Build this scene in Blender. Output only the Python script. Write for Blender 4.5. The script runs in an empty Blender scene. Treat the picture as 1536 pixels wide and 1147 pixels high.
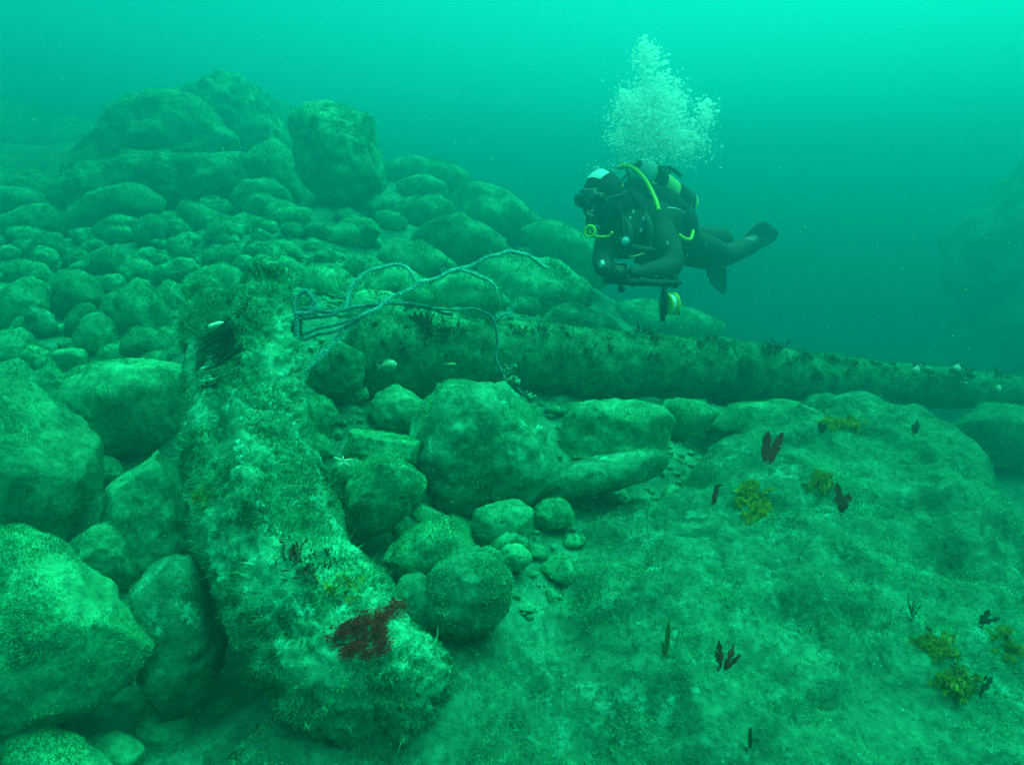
import bpy, bmesh, math, re, zlib
import numpy as np
from mathutils import Vector

# ------------------------------------------------------------------ camera, world, sun, exposure
scene = bpy.context.scene
COL = scene.collection
F_PX = 915.0                      # focal length in photo pixels (photo is 1536 wide)
PITCH = math.radians(15.0)        # camera looks 15 degrees down
cam_data = bpy.data.cameras.new("camera")
cam = bpy.data.objects.new("camera", cam_data)
COL.objects.link(cam)
cam_data.sensor_fit = 'HORIZONTAL'
cam_data.sensor_width = 36.0
cam_data.lens = 36.0 * F_PX / 1536.0
cam_data.clip_start = 0.02
cam_data.clip_end = 500.0
cam.location = (0, 0, 0)
cam.rotation_euler = (math.radians(90) - PITCH, 0, 0)
scene.camera = cam

SUN_EL = math.radians(71)
SUN_AZ = math.radians(52)         # measured from +Y (ahead) towards +X (right)
world = bpy.data.worlds.new("World")
scene.world = world
world.use_nodes = True
nt = world.node_tree
nt.nodes.clear()
sky = nt.nodes.new('ShaderNodeTexSky')
sky.sky_type = 'NISHITA'
sky.sun_disc = False
sky.sun_elevation = SUN_EL
sky.sun_rotation = SUN_AZ
sky.dust_density = 6.0
tint = nt.nodes.new('ShaderNodeMix')          # metres of sea water overhead take the red out of all daylight
tint.data_type = 'RGBA'
tint.blend_type = 'MULTIPLY'
tint.inputs[0].default_value = 1.0
tint.inputs[7].default_value = (0.006, 1.0, 0.55, 1)
bg = nt.nodes.new('ShaderNodeBackground')
bg.inputs[1].default_value = 0.15
wo = nt.nodes.new('ShaderNodeOutputWorld')
nt.links.new(sky.outputs[0], tint.inputs[6])
nt.links.new(tint.outputs[2], bg.inputs[0])
nt.links.new(bg.outputs[0], wo.inputs[0])

sun_data = bpy.data.lights.new("sun", 'SUN')
sun_data.energy = 2.7
sun_data.angle = math.radians(80)
sun_data.color = (0.10, 1.0, 0.52)
sun = bpy.data.objects.new("sun", sun_data)
COL.objects.link(sun)
sd = Vector((math.sin(SUN_AZ) * math.cos(SUN_EL), math.cos(SUN_AZ) * math.cos(SUN_EL), math.sin(SUN_EL)))
sun.rotation_euler = sd.to_track_quat('Z', 'Y').to_euler()
sun.location = sd * 20

scene.view_settings.view_transform = 'Standard'
scene.view_settings.look = 'None'
scene.view_settings.exposure = 1.47
scene.view_settings.gamma = 1.0
scene.view_settings.use_curve_mapping = False
cy = scene.cycles
cy.use_denoising = True
cy.max_bounces = 6
cy.diffuse_bounces = 3
cy.glossy_bounces = 2
cy.transmission_bounces = 3
cy.transparent_max_bounces = 12
cy.volume_bounces = 2
cy.sample_clamp_indirect = 4.0
cy.caustics_reflective = False
cy.caustics_refractive = False

# ------------------------------------------------------------------ helpers
FWD = np.array([0, math.cos(PITCH), -math.sin(PITCH)])
UPV = np.array([0, math.sin(PITCH), math.cos(PITCH)])
RGT = np.array([1.0, 0, 0])


def P(u, v, d):
    """a point of the place: d metres out along the view axis on the line of photo pixel (u, v)"""
    return RGT * ((u - 768) / F_PX * d) + UPV * (-(v - 573.5) / F_PX * d) + FWD * d


_rs = np.random.RandomState(7)
_perm = np.concatenate([_rs.permutation(256)] * 3)
_grad = _rs.normal(size=(256, 3))
_grad /= np.linalg.norm(_grad, axis=1)[:, None]


def perlin(p):
    p = np.asarray(p, float)
    i = np.floor(p).astype(int)
    f = p - i
    i &= 255
    w = f * f * f * (f * (f * 6 - 15) + 10)
    out = 0
    for dx in (0, 1):
        for dy in (0, 1):
            for dz in (0, 1):
                h = _perm[_perm[_perm[(i[:, 0] + dx) & 255] + ((i[:, 1] + dy) & 255)] + ((i[:, 2] + dz) & 255)]
                g = _grad[h]
                dot = g[:, 0] * (f[:, 0] - dx) + g[:, 1] * (f[:, 1] - dy) + g[:, 2] * (f[:, 2] - dz)
                ww = (w[:, 0] if dx else 1 - w[:, 0]) * (w[:, 1] if dy else 1 - w[:, 1]) * (w[:, 2] if dz else 1 - w[:, 2])
                out = out + dot * ww
    return out * 1.6


def fbm(p, octaves=4, gain=0.5):
    a, s, out = 1.0, 1.0, 0
    for k in range(octaves):
        out = out + a * perlin(p * s + 13.7 * k)
        a *= gain
        s *= 2.03
    return out


def mesh_np(name, verts, faces, smooth=True):
    """faces: (n,3) or (n,4) integer array"""
    verts = np.ascontiguousarray(verts, dtype=np.float32)
    faces = np.ascontiguousarray(faces, dtype=np.int32)
    me = bpy.data.meshes.new(name)
    n, k = faces.shape
    me.vertices.add(len(verts))
    me.vertices.foreach_set("co", verts.ravel())
    me.loops.add(n * k)
    me.loops.foreach_set("vertex_index", faces.ravel())
    me.polygons.add(n)
    me.polygons.foreach_set("loop_start", np.arange(0, n * k, k, dtype=np.int32))
    me.polygons.foreach_set("use_smooth", np.full(n, smooth, dtype=bool))
    me.update(calc_edges=True)
    return me


def obj(name, me, mat=None, parent=None, loc=None):
    o = bpy.data.objects.new(name, me)
    COL.objects.link(o)
    if mat is not None and me is not None and not me.materials:
        me.materials.append(mat)
    if parent is not None:
        o.parent = parent
    if loc is not None:
        o.location = loc
    return o


def tag(o, label=None, cat=None, group=None, kind=None):
    if label: o["label"] = label
    if cat: o["category"] = cat
    if group: o["group"] = group
    if kind: o["kind"] = kind
    return o


_ico = {}


def ico(level):
    if level not in _ico:
        bm = bmesh.new()
        bmesh.ops.create_icosphere(bm, subdivisions=level, radius=1.0)
        v = np.array([x.co[:] for x in bm.verts])
        f = np.array([[x.index for x in t.verts] for t in bm.faces])
        bm.free()
        _ico[level] = (v / np.linalg.norm(v, axis=1)[:, None], f)
    return _ico[level]


def tri_normals(v, f):
    n = np.cross(v[f[:, 1]] - v[f[:, 0]], v[f[:, 2]] - v[f[:, 0]])
    a = np.linalg.norm(n, axis=1)
    return n / np.maximum(a, 1e-12)[:, None], a * 0.5


def tube_np(pts, radii, sides=8, caps=True):
    """a tube along a polyline; returns verts, quads"""
    pts = np.asarray(pts, float)
    n = len(pts)
    radii = np.broadcast_to(np.asarray(radii, float), (n,))
    t = np.gradient(pts, axis=0)
    t /= np.maximum(np.linalg.norm(t, axis=1), 1e-9)[:, None]
    ref = np.array([0.0, 0, 1]) if abs(t[0][2]) < 0.9 else np.array([1.0, 0, 0])
    nrm = np.cross(t[0], ref)
    nrm /= np.linalg.norm(nrm)
    V = []
    ang = np.linspace(0, 2 * math.pi, sides, endpoint=False)
    for i in range(n):
        nrm = nrm - t[i] * np.dot(nrm, t[i])
        nrm /= max(np.linalg.norm(nrm), 1e-9)
        b = np.cross(t[i], nrm)
        V.append(pts[i] + radii[i] * (np.cos(ang)[:, None] * nrm + np.sin(ang)[:, None] * b))
    V = np.concatenate(V)
    Fc = []
    for i in range(n - 1):
        for k in range(sides):
            k2 = (k + 1) % sides
            Fc.append((i * sides + k, i * sides + k2, (i + 1) * sides + k2, (i + 1) * sides + k))
    if caps:
        c0 = len(V)
        V = np.concatenate([V, pts[:1], pts[-1:]])
        for k in range(sides):
            k2 = (k + 1) % sides
            Fc.append((c0, k2, k, k))
            Fc.append((c0 + 1, (n - 1) * sides + k, (n - 1) * sides + k2, (n - 1) * sides + k2))
    return V, Fc


def spline(pts, n):
    """Catmull-Rom through the points"""
    pts = np.asarray(pts, float)
    p = np.concatenate([[2 * pts[0] - pts[1]], pts, [2 * pts[-1] - pts[-2]]])
    out = []
    seg = len(pts) - 1
    for s in np.linspace(0, seg - 1e-6, n):
        i = int(s)
        t = s - i
        a, b, c, e = p[i], p[i + 1], p[i + 2], p[i + 3]
        out.append(0.5 * ((2 * b) + (-a + c) * t + (2 * a - 5 * b + 4 * c - e) * t * t + (-a + 3 * b - 3 * c + e) * t ** 3))
    return np.array(out)


class MB:
    """collects shapes into one mesh"""

    def __init__(self):
        self.v, self.f, self.n = [], [], 0

    def add(self, v, f):
        v = np.asarray(v, float)
        for t in f:
            t = [int(x) + self.n for x in t]
            if len(t) == 4 and t[2] == t[3]:
                t = t[:3]
            self.f.append(t)
        self.v.append(v)
        self.n += len(v)
        return self

    def tube(self, pts, r, sides=8):
        return self.add(*tube_np(pts, r, sides))

    def ball(self, c, r, level=2, axes=None):
        v, f = ico(level)
        r = np.broadcast_to(np.asarray(r, float), (3,))
        q = v * r
        if axes is not None:
            q = q @ np.asarray(axes)
        return self.add(q + np.asarray(c), f)

    def box(self, c, half, axes=None, bevel=0.18):
        bm = bmesh.new()
        bmesh.ops.create_cube(bm, size=2.0)
        bmesh.ops.bevel(bm, geom=list(bm.edges), offset=bevel, segments=2, affect='EDGES')
        bm.verts.index_update()
        v = np.array([x.co[:] for x in bm.verts]) * np.asarray(half)
        f = [[x.index for x in t.verts] for t in bm.faces]
        bm.free()
        if axes is not None:
            v = v @ np.asarray(axes)
        return self.add(v + np.asarray(c), f)

    def build(self, name, mat, parent=None, smooth=True, origin=None):
        me = bpy.data.meshes.new(name)
        v = np.concatenate(self.v)
        if origin is not None:
            v = v - np.asarray(origin)
        me.from_pydata(v.tolist(), [], self.f)
        me.polygons.foreach_set("use_smooth", [smooth] * len(me.polygons))
        me.update()
        return obj(name, me, mat, parent, None if origin is None else tuple(origin))


# ------------------------------------------------------------------ materials
def new_mat(name):
    m = bpy.data.materials.new(name)
    m.use_nodes = True
    n = m.node_tree
    b = n.nodes['Principled BSDF']
    return m, n, b


def plain(name, col, rough=0.6, metallic=0.0, noise=0.0, scale=30.0):
    m, n, b = new_mat(name)
    b.inputs['Roughness'].default_value = rough
    b.inputs['Metallic'].default_value = metallic
    b.inputs['Base Color'].default_value = (*col, 1)
    if noise:
        tc = n.nodes.new('ShaderNodeTexCoord')
        nz = n.nodes.new('ShaderNodeTexNoise')
        nz.inputs['Scale'].default_value = scale
        nz.inputs['Detail'].default_value = 4
        r = n.nodes.new('ShaderNodeValToRGB')
        r.color_ramp.elements[0].position = 0.3
        r.color_ramp.elements[1].position = 0.7
        r.color_ramp.elements[0].color = (*[c * (1 - noise) for c in col], 1)
        r.color_ramp.elements[1].color = (*[min(1, c * (1 + noise)) for c in col], 1)
        n.links.new(tc.outputs['Object'], nz.inputs['Vector'])
        n.links.new(nz.outputs['Fac'], r.inputs['Fac'])
        n.links.new(r.outputs['Color'], b.inputs['Base Color'])
    return m


def encrusted(name, dark, mid, pale, pale_cut=0.62, scale=1.0, bump=0.6, fleck=0.5):
    """stone or iron under silt, turf and crusts: broad blotches, fine mottling, pale crust flecks"""
    m, n, b = new_mat(name)
    N, L = n.nodes, n.links
    tc = N.new('ShaderNodeTexCoord')
    geo = N.new('ShaderNodeNewGeometry')

    def noise(s, det, rough=0.6):
        t = N.new('ShaderNodeTexNoise')
        t.inputs['Scale'].default_value = s * scale
        t.inputs['Detail'].default_value = det
        t.inputs['Roughness'].default_value = rough
        L.new(geo.outputs['Position'], t.inputs['Vector'])
        return t

    def ramp(src, a, z, c0, c1):
        r = N.new('ShaderNodeValToRGB')
        r.color_ramp.elements[0].position = a
        r.color_ramp.elements[1].position = z
        r.color_ramp.elements[0].color = (*c0, 1)
        r.color_ramp.elements[1].color = (*c1, 1)
        L.new(src, r.inputs['Fac'])
        return r

    def mix(fac, a, bb, mode='MIX'):
        x = N.new('ShaderNodeMix')
        x.data_type = 'RGBA'
        x.blend_type = mode
        if hasattr(fac, 'is_linked'):
            L.new(fac, x.inputs[0])
        else:
            x.inputs[0].default_value = fac
        L.new(a, x.inputs[6])
        if isinstance(bb, tuple):
            x.inputs[7].default_value = (*bb, 1)
        else:
            L.new(bb, x.inputs[7])
        return x.outputs[2]

    n1 = noise(9, 6)
    n2 = noise(48, 5, 0.7)
    n3 = noise(3.1, 3)
    base = ramp(n1.outputs['Fac'], 0.36, 0.66, dark, mid).outputs['Color']
    fine = ramp(n2.outputs['Fac'], 0.30, 0.72, (0.5, 0.5, 0.5), (1.5, 1.5, 1.5)).outputs['Color']
    base = mix(1.0, base, fine, 'MULTIPLY')
    n4 = noise(17, 7, 0.75)
    crust = ramp(n4.outputs['Fac'], pale_cut, pale_cut + 0.10, (0, 0, 0), (1, 1, 1))
    msk = ramp(n3.outputs['Fac'], 0.40, 0.62, (0.15, 0.15, 0.15), (1, 1, 1))
    cf = N.new('ShaderNodeMath'); cf.operation = 'MULTIPLY'
    L.new(crust.outputs['Color'], cf.inputs[0]); L.new(msk.outputs['Color'], cf.inputs[1])
    base = mix(cf.outputs[0], base, pale)
    vo = N.new('ShaderNodeTexVoronoi')
    vo.inputs['Scale'].default_value = 62 * scale
    L.new(geo.outputs['Position'], vo.inputs['Vector'])
    fl = ramp(vo.outputs['Distance'], 0.10, 0.20, (fleck, fleck, fleck), (0, 0, 0))
    ff = N.new('ShaderNodeMath'); ff.operation = 'MULTIPLY'
    L.new(fl.outputs['Color'], ff.inputs[0]); L.new(crust.outputs['Color'], ff.inputs[1])
    base = mix(ff.outputs[0], base, tuple(min(0.85, c * 1.7) for c in pale))
    oi = N.new('ShaderNodeObjectInfo')
    tone = ramp(oi.outputs['Random'], 0.0, 1.0, (0.72, 0.72, 0.72), (1.22, 1.22, 1.22)).outputs['Color']
    base = mix(1.0, base, tone, 'MULTIPLY')
    L.new(base, b.inputs['Base Color'])
    b.inputs['Roughness'].default_value = 0.9
    b.inputs['Specular IOR Level'].default_value = 0.15
    ad = N.new('ShaderNodeMath'); ad.operation = 'ADD'
    L.new(n2.outputs['Fac'], ad.inputs[0]); L.new(n4.outputs['Fac'], ad.inputs[1])
    bp = N.new('ShaderNodeBump')
    bp.inputs['Strength'].default_value = bump
    bp.inputs['Distance'].default_value = 0.012
    L.new(ad.outputs[0], bp.inputs['Height'])
    L.new(bp.outputs['Normal'], b.inputs['Normal'])
    return m


def turf_mat(name, c0, c1, scale=14, trans=0.35, vary=False):
    m, n, b = new_mat(name)
    N, L = n.nodes, n.links
    geo = N.new('ShaderNodeNewGeometry')
    nz = N.new('ShaderNodeTexNoise')
    nz.inputs['Scale'].default_value = scale
    nz.inputs['Detail'].default_value = 5
    nz.inputs['Roughness'].default_value = 0.7
    L.new(geo.outputs['Position'], nz.inputs['Vector'])
    r = N.new('ShaderNodeValToRGB')
    r.color_ramp.elements[0].position = 0.34
    r.color_ramp.elements[1].position = 0.66
    r.color_ramp.elements[0].color = (*c0, 1)
    r.color_ramp.elements[1].color = (*c1, 1)
    L.new(nz.outputs['Fac'], r.inputs['Fac'])
    at = N.new('ShaderNodeAttribute'); at.attribute_name = 'fleck'
    mu = N.new('ShaderNodeMix'); mu.data_type = 'RGBA'; mu.blend_type = 'MULTIPLY'; mu.inputs[0].default_value = 1.0
    if vary:
        L.new(r.outputs['Color'], mu.inputs[6]); L.new(at.outputs['Fac'], mu.inputs[7])
        oi = N.new('ShaderNodeObjectInfo')
        tr_ = N.new('ShaderNodeMapRange')
        tr_.inputs['To Min'].default_value = 0.75; tr_.inputs['To Max'].default_value = 1.2
        L.new(oi.outputs['Random'], tr_.inputs['Value'])
        m2 = N.new('ShaderNodeMix'); m2.data_type = 'RGBA'; m2.blend_type = 'MULTIPLY'; m2.inputs[0].default_value = 1.0
        L.new(mu.outputs[2], m2.inputs[6]); L.new(tr_.outputs[0], m2.inputs[7])
        col = m2.outputs[2]
    else:
        col = r.outputs['Color']
    L.new(col, b.inputs['Base Color'])
    b.inputs['Roughness'].default_value = 0.85
    b.inputs['Specular IOR Level'].default_value = 0.1
    tr = N.new('ShaderNodeBsdfTranslucent')
    L.new(col, tr.inputs['Color'])
    mx = N.new('ShaderNodeMixShader')
    mx.inputs[0].default_value = trans
    out = N['Material Output']
    L.new(b.outputs[0], mx.inputs[1])
    L.new(tr.outputs[0], mx.inputs[2])
    L.new(mx.outputs[0], out.inputs['Surface'])
    return m


M_ROCK = encrusted("silty_rock", (0.037, 0.216, 0.110), (0.080, 0.444, 0.235), (0.116, 0.648, 0.395), 0.60)
M_BOULD = encrusted("crusted_boulder", (0.024, 0.132, 0.071), (0.055, 0.290, 0.167), (0.102, 0.546, 0.378), 0.53, fleck=0.9)
M_ARM = encrusted("crusted_iron", (0.025, 0.140, 0.076), (0.067, 0.360, 0.209), (0.130, 0.720, 0.524), 0.55, fleck=0.9)
M_SHANK = encrusted("turfed_iron", (0.012, 0.070, 0.034), (0.044, 0.238, 0.120), (0.068, 0.378, 0.227), 0.56, scale=1.2)
M_SEABED = encrusted("silty_seabed", (0.023, 0.132, 0.080), (0.051, 0.275, 0.170), (0.084, 0.440, 0.317), 0.62)
M_TURF = turf_mat("algae_turf", (0.040, 0.236, 0.116), (0.104, 0.590, 0.302), vary=True)
M_TURF_PALE = turf_mat("pale_turf", (0.037, 0.211, 0.097), (0.111, 0.616, 0.335), 11, vary=True)
M_TURF_DARK = turf_mat("dark_turf", (0.010, 0.060, 0.028), (0.067, 0.370, 0.181), 9, vary=True)
M_REDWEED = turf_mat("red_weed", (0.45, 0.012, 0.012), (0.85, 0.030, 0.025), 60, 0.2)
M_DARKWEED = turf_mat("dark_red_weed", (0.22, 0.022, 0.020), (0.50, 0.055, 0.045), 40, 0.3)
M_YELLOW = turf_mat("yellow_weed", (0.22, 0.20, 0.015), (0.75, 0.62, 0.05), 30, 0.3)
M_BLACKWEED = turf_mat("black_weed", (0.03, 0.035, 0.020), (0.13, 0.12, 0.07), 30, 0.25)
M_ROPE = plain("blue_rope", (0.13, 0.47, 0.42), 0.9, noise=0.45, scale=60)
M_ROPE_D = plain("dark_blue_rope", (0.05, 0.20, 0.20), 0.9, noise=0.45, scale=60)


# ------------------------------------------------------------------ turf: short algae fuzz growing on a surface
def turf(v, f, count, length, width, seed, mat, parent, name="algae_turf", patch=6.0, cut=-0.15, up=0.35, seg2=False, minz=-0.45, origin=None):
    rs = np.random.RandomState(seed)
    nrm, area = tri_normals(v, f)
    w = area * (nrm[:, 2] > minz)
    if w.sum() <= 0:
        return None
    idx = rs.choice(len(f), size=int(count * 1.6), p=w / w.sum())
    r1, r2 = rs.rand(len(idx)), rs.rand(len(idx))
    s = np.sqrt(r1)
    pt = v[f[idx, 0]] * (1 - s)[:, None] + v[f[idx, 1]] * (s * (1 - r2))[:, None] + v[f[idx, 2]] * (s * r2)[:, None]
    den = fbm(pt * patch + seed * 3.1, 3)
    keep = den + rs.normal(scale=0.25, size=len(pt)) > cut
    pt, n, den = pt[keep][:count], nrm[idx[keep]][:count], den[keep][:count]
    k = len(pt)
    flow = np.stack([perlin(pt * 3.0 + 5), perlin(pt * 3.0 + 25), perlin(pt * 3.0 + 45)], 1)
    d = n + rs.normal(scale=0.38, size=(k, 3)) + 0.55 * flow + np.array([0, 0, up])
    d /= np.linalg.norm(d, axis=1)[:, None]
    side = np.cross(d, rs.normal(size=(k, 3)))
    side /= np.maximum(np.linalg.norm(side, axis=1), 1e-9)[:, None]
    ln = length * (0.45 + 0.9 * rs.rand(k) ** 1.5) * np.clip(0.8 + 0.9 * den, 0.45, 1.8)
    wd = width * (0.6 + 0.8 * rs.rand(k))
    b0 = pt - n * 0.003 - side * wd[:, None] * 0.5
    b1 = pt - n * 0.003 + side * wd[:, None] * 0.5
    if seg2:
        bend = rs.normal(scale=0.35, size=(k, 3)) - np.array([0, 0, 0.25])
        mid = pt + d * (ln * 0.55)[:, None]
        d2 = d + bend
        d2 /= np.linalg.norm(d2, axis=1)[:, None]
        tip = mid + d2 * (ln * 0.55)[:, None]
        m0, m1 = mid - side * wd[:, None] * 0.4, mid + side * wd[:, None] * 0.4
        V = np.stack([b0, b1, m1, m0, tip], 1).reshape(-1, 3)
        a = np.arange(k)[:, None] * 5
        Fc = np.concatenate([a + [0, 1, 2], a + [0, 2, 3], a + [3, 2, 4]])
    else:
        tip = pt + d * ln[:, None]
        V = np.stack([b0, b1, tip], 1).reshape(-1, 3)
        Fc = np.arange(3 * k).reshape(-1, 3)
    if origin is not None:
        V = V - np.asarray(origin)
    me = mesh_np(name, V, Fc, False)
    fl = np.clip(np.exp(rs.normal(scale=0.30, size=k)) * 0.92 + (rs.rand(k) < 0.02) * 0.9, 0.25, 2.0)
    att = me.attributes.new("fleck", 'FLOAT', 'POINT')
    att.data.foreach_set("value", np.repeat(fl, 5 if seg2 else 3).astype(np.float32))
    o = obj(name, me, mat, parent)
    o["kind"] = "stuff"
    return o


# ------------------------------------------------------------------ stones traced from the photo, each with its own distance and bulk
def radial(poly, cx, cy, n=180):
    poly = np.asarray(poly, float)
    a = poly
    b = np.roll(poly, -1, axis=0)
    out = np.zeros(n)
    for i, th in enumerate(np.linspace(-math.pi, math.pi, n, endpoint=False)):
        dx, dy = math.cos(th), math.sin(th)
        ex, ey = b[:, 0] - a[:, 0], b[:, 1] - a[:, 1]
        den = dx * ey - dy * ex
        den = np.where(np.abs(den) < 1e-9, 1e-9, den)
        t = ((a[:, 0] - cx) * ey - (a[:, 1] - cy) * ex) / den
        s = ((a[:, 0] - cx) * dy - (a[:, 1] - cy) * dx) / den
        ok = (s >= -1e-6) & (s <= 1 + 1e-6) & (t > 0)
        out[i] = t[ok].max() if ok.any() else 10
    for _ in range(5):
        out = 0.25 * np.roll(out, 1) + 0.5 * out + 0.25 * np.roll(out, -1)
    return out


def poly_centroid(p):
    p = np.asarray(p, float)
    q = np.roll(p, -1, axis=0)
    c = p[:, 0] * q[:, 1] - q[:, 0] * p[:, 1]
    A = c.sum() / 2
    return ((p[:, 0] + q[:, 0]) * c).sum() / (6 * A), ((p[:, 1] + q[:, 1]) * c).sum() / (6 * A), abs(A)


TERR = []          # where stones touch down: (x, y, z)
ROCKS = []
LABELS = []
TOPS = []


def rock_shape(poly, d, thick=0.8, seed=0, rough=1.0, level=5, crag=0.0, facet=0):
    cx, cy, A = poly_centroid(poly)
    r = radial(poly, cx, cy)
    v, f = ico(level)
    v = v.copy()
    th = np.arctan2(-v[:, 1], v[:, 0])
    x = (th + math.pi) / (2 * math.pi) * len(r)
    i0 = np.floor(x).astype(int) % len(r)
    fr = x - np.floor(x)
    rr = r[i0] * (1 - fr) + r[(i0 + 1) % len(r)] * fr
    size = math.sqrt(A / math.pi) * d / F_PX
    rho = np.sqrt(v[:, 0] ** 2 + v[:, 1] ** 2)
    rho2 = rho ** 0.9
    pu = rr * rho2 * np.cos(th) * d / F_PX
    pv = -rr * rho2 * np.sin(th) * d / F_PX
    pw = np.sign(v[:, 2]) * np.abs(v[:, 2]) ** 0.95 * size * thick
    c = P(cx, cy, d)
    q = c + pu[:, None] * RGT + pv[:, None] * UPV - pw[:, None] * FWD
    # worn facets and lumps
    rs = np.random.RandomState(seed + 100)
    loc = (q - c) / size
    for _ in range(7 + 5 * facet):
        nn = rs.normal(size=3)
        nn /= np.linalg.norm(nn)
        h = loc @ nn
        lim = h.max() * (rs.uniform(0.70, 0.88) if facet else rs.uniform(0.80, 0.95))
        over = np.maximum(h - lim, 0)
        loc = loc - (0.97 if facet else 0.85) * over[:, None] * nn
    out = loc / np.maximum(np.linalg.norm(loc, axis=1), 1e-6)[:, None]
    k = seed * 7.3
    disp = 0.050 * fbm(loc * 1.3 + k, 2) + 0.028 * fbm(loc * 4.0 + k, 3) * rough
    if crag:
        ang = loc * np.array([1.0, 1.0, 1.5])
        disp = disp + crag * (0.20 * (0.45 - np.abs(fbm(ang * 1.1 + k, 3))) + 0.11 * (0.4 - np.abs(fbm(ang * 3.3 + k, 4))))
    loc = loc + out * disp[:, None]
    q = c + loc * size
    wn = fbm(q * 14.0, 4, 0.6)
    q = q + out * ((0.0055 if d < 2.6 else 0.009) * wn * rough * min(1.0, 0.5 + size))[:, None]
    return q, f, c, size, A


def stone(poly, d, label, thick=0.8, mat=None, group=None, rough=1.4, name="boulder", tmat=None, tl=1.0, td=1.0, ground=True, cut=-0.15, cat=None, crag=0.0, facet=0):
    seed = zlib.crc32(label.encode()) % 997
    lvl = 5 if d < 2.6 else 4
    v, f, c, size, A = rock_shape(poly, d, thick, seed, rough, 5 if crag else lvl, crag, facet)
    base = np.array([c[0], c[1], v[:, 2].min()])
    me = mesh_np(name, v - base, f)
    o = obj(name, me, mat or M_ROCK, None, tuple(base))
    tag(o, label, cat or ("boulder" if size > 0.17 else "stone"), group)
    n = int(A * 0.44 * 1.7 * td)
    pxm = d / 610.0                      # metres per rendered pixel
    ln = tl * (0.0035 + (1.0 if d < 2.6 else 1.5) * pxm)
    turf(v, f, min(n, 34000), ln, max(0.0014, 0.8 * pxm), seed, tmat or M_TURF, o, origin=base, seg2=d < 1.7, cut=cut)
    TOPS.append(v[:, 2].max())
    ROCKS.append((c, size)); LABELS.append(label)
    if ground:
        TERR.append((c[0], c[1] + 0.25 * size, v[:, 2].min() * 0.62 + c[2] * 0.38))
    return o


def ell(cx, cy, rx, ry, rot=0, n=12):
    c, s = math.cos(math.radians(rot)), math.sin(math.radians(rot))
    return [(cx + rx * math.cos(t) * c - ry * math.sin(t) * s, cy + rx * math.cos(t) * s + ry * math.sin(t) * c)
            for t in np.linspace(0, 2 * math.pi, n, endpoint=False)]


# --- foreground, left of the anchor arm
stone([(0, 793), (65, 813), (100, 838), (140, 868), (178, 903), (207, 925), (225, 958), (214, 992), (195, 1022), (160, 1047), (120, 1070), (70, 1085), (15, 1062), (-50, 1020), (-120, 950), (-100, 830)],
      1.32, "big fuzzy boulder cut by the left edge, lowest of the large ones", 0.75, M_ROCK, tl=1.1, tmat=M_TURF_PALE)
stone([(0, 560), (40, 583), (90, 620), (130, 658), (155, 690), (165, 722), (158, 757), (130, 792), (95, 828), (60, 832), (0, 802), (-80, 790), (-130, 690), (-80, 600)],
      1.85, "big sloping boulder at the left edge above the lowest fuzzy one", 0.75)
stone([(104, 590), (118, 560), (158, 541), (210, 532), (250, 540), (290, 562), (296, 620), (288, 668), (260, 683), (220, 680), (180, 692), (150, 680), (115, 652), (103, 620)],
      2.3, "broad rounded boulder close against the upper left flank of the anchor arm", 0.85)
stone([(180, 685), (215, 662), (255, 662), (275, 700), (285, 760), (292, 800), (295, 860), (275, 905), (210, 908), (165, 855), (152, 780), (165, 730), (175, 700)],
      1.9, "lumpy boulder in shade beside the middle of the anchor arm", 0.8, rough=1.6, facet=1)
stone([(95, 832), (110, 800), (158, 768), (188, 800), (205, 850), (215, 915), (190, 905), (150, 872)],
      1.78, "shaded boulder wedged between two big left boulders and the upright one", 0.9, facet=1)
stone([(210, 865), (225, 840), (255, 830), (292, 835), (312, 870), (328, 920), (334, 962), (327, 1012), (307, 1057), (285, 1076), (255, 1062), (232, 1027), (220, 980), (222, 930), (212, 900)],
      1.46, "tall speckled boulder standing against the lower left of the anchor arm", 0.8, M_BOULD, cut=0.0)
stone([(95, 1055), (130, 1035), (190, 1040), (235, 1070), (215, 1110), (150, 1118), (105, 1095)], 1.5, "dark stone under the big fuzzy boulder at the lower left", 0.9)
stone([(205, 1075), (230, 1040), (275, 1070), (292, 1105), (260, 1138), (220, 1125)], 1.45, "dark stone below the foot of the tall speckled boulder", 0.9)
stone([(20, 1095), (70, 1098), (130, 1125), (165, 1160), (100, 1195), (20, 1180)], 1.22, "small fuzzy stone in the bottom left corner", 0.8)
stone([(-60, 1070), (0, 1075), (40, 1110), (45, 1160), (-40, 1180)], 1.26, "half-hidden stone at the very corner below the big fuzzy boulder", 0.8)
stone([(290, 1060), (330, 1005), (380, 1000), (430, 1050), (445, 1085), (390, 1110), (310, 1105)], 1.6, "dark boulder in the hollow under the anchor arm's lower left edge", 0.9)
stone([(120, 1105), (170, 1100), (215, 1125), (205, 1165), (130, 1160)], 1.33, "dark stone at the bottom edge between the corner stone and the arm's hollow", 0.8)
stone([(150, 700), (158, 682), (175, 690), (186, 712), (172, 730), (155, 722)], 2.15, "small stone in the gap behind the sloping left boulder", 0.9)

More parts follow.
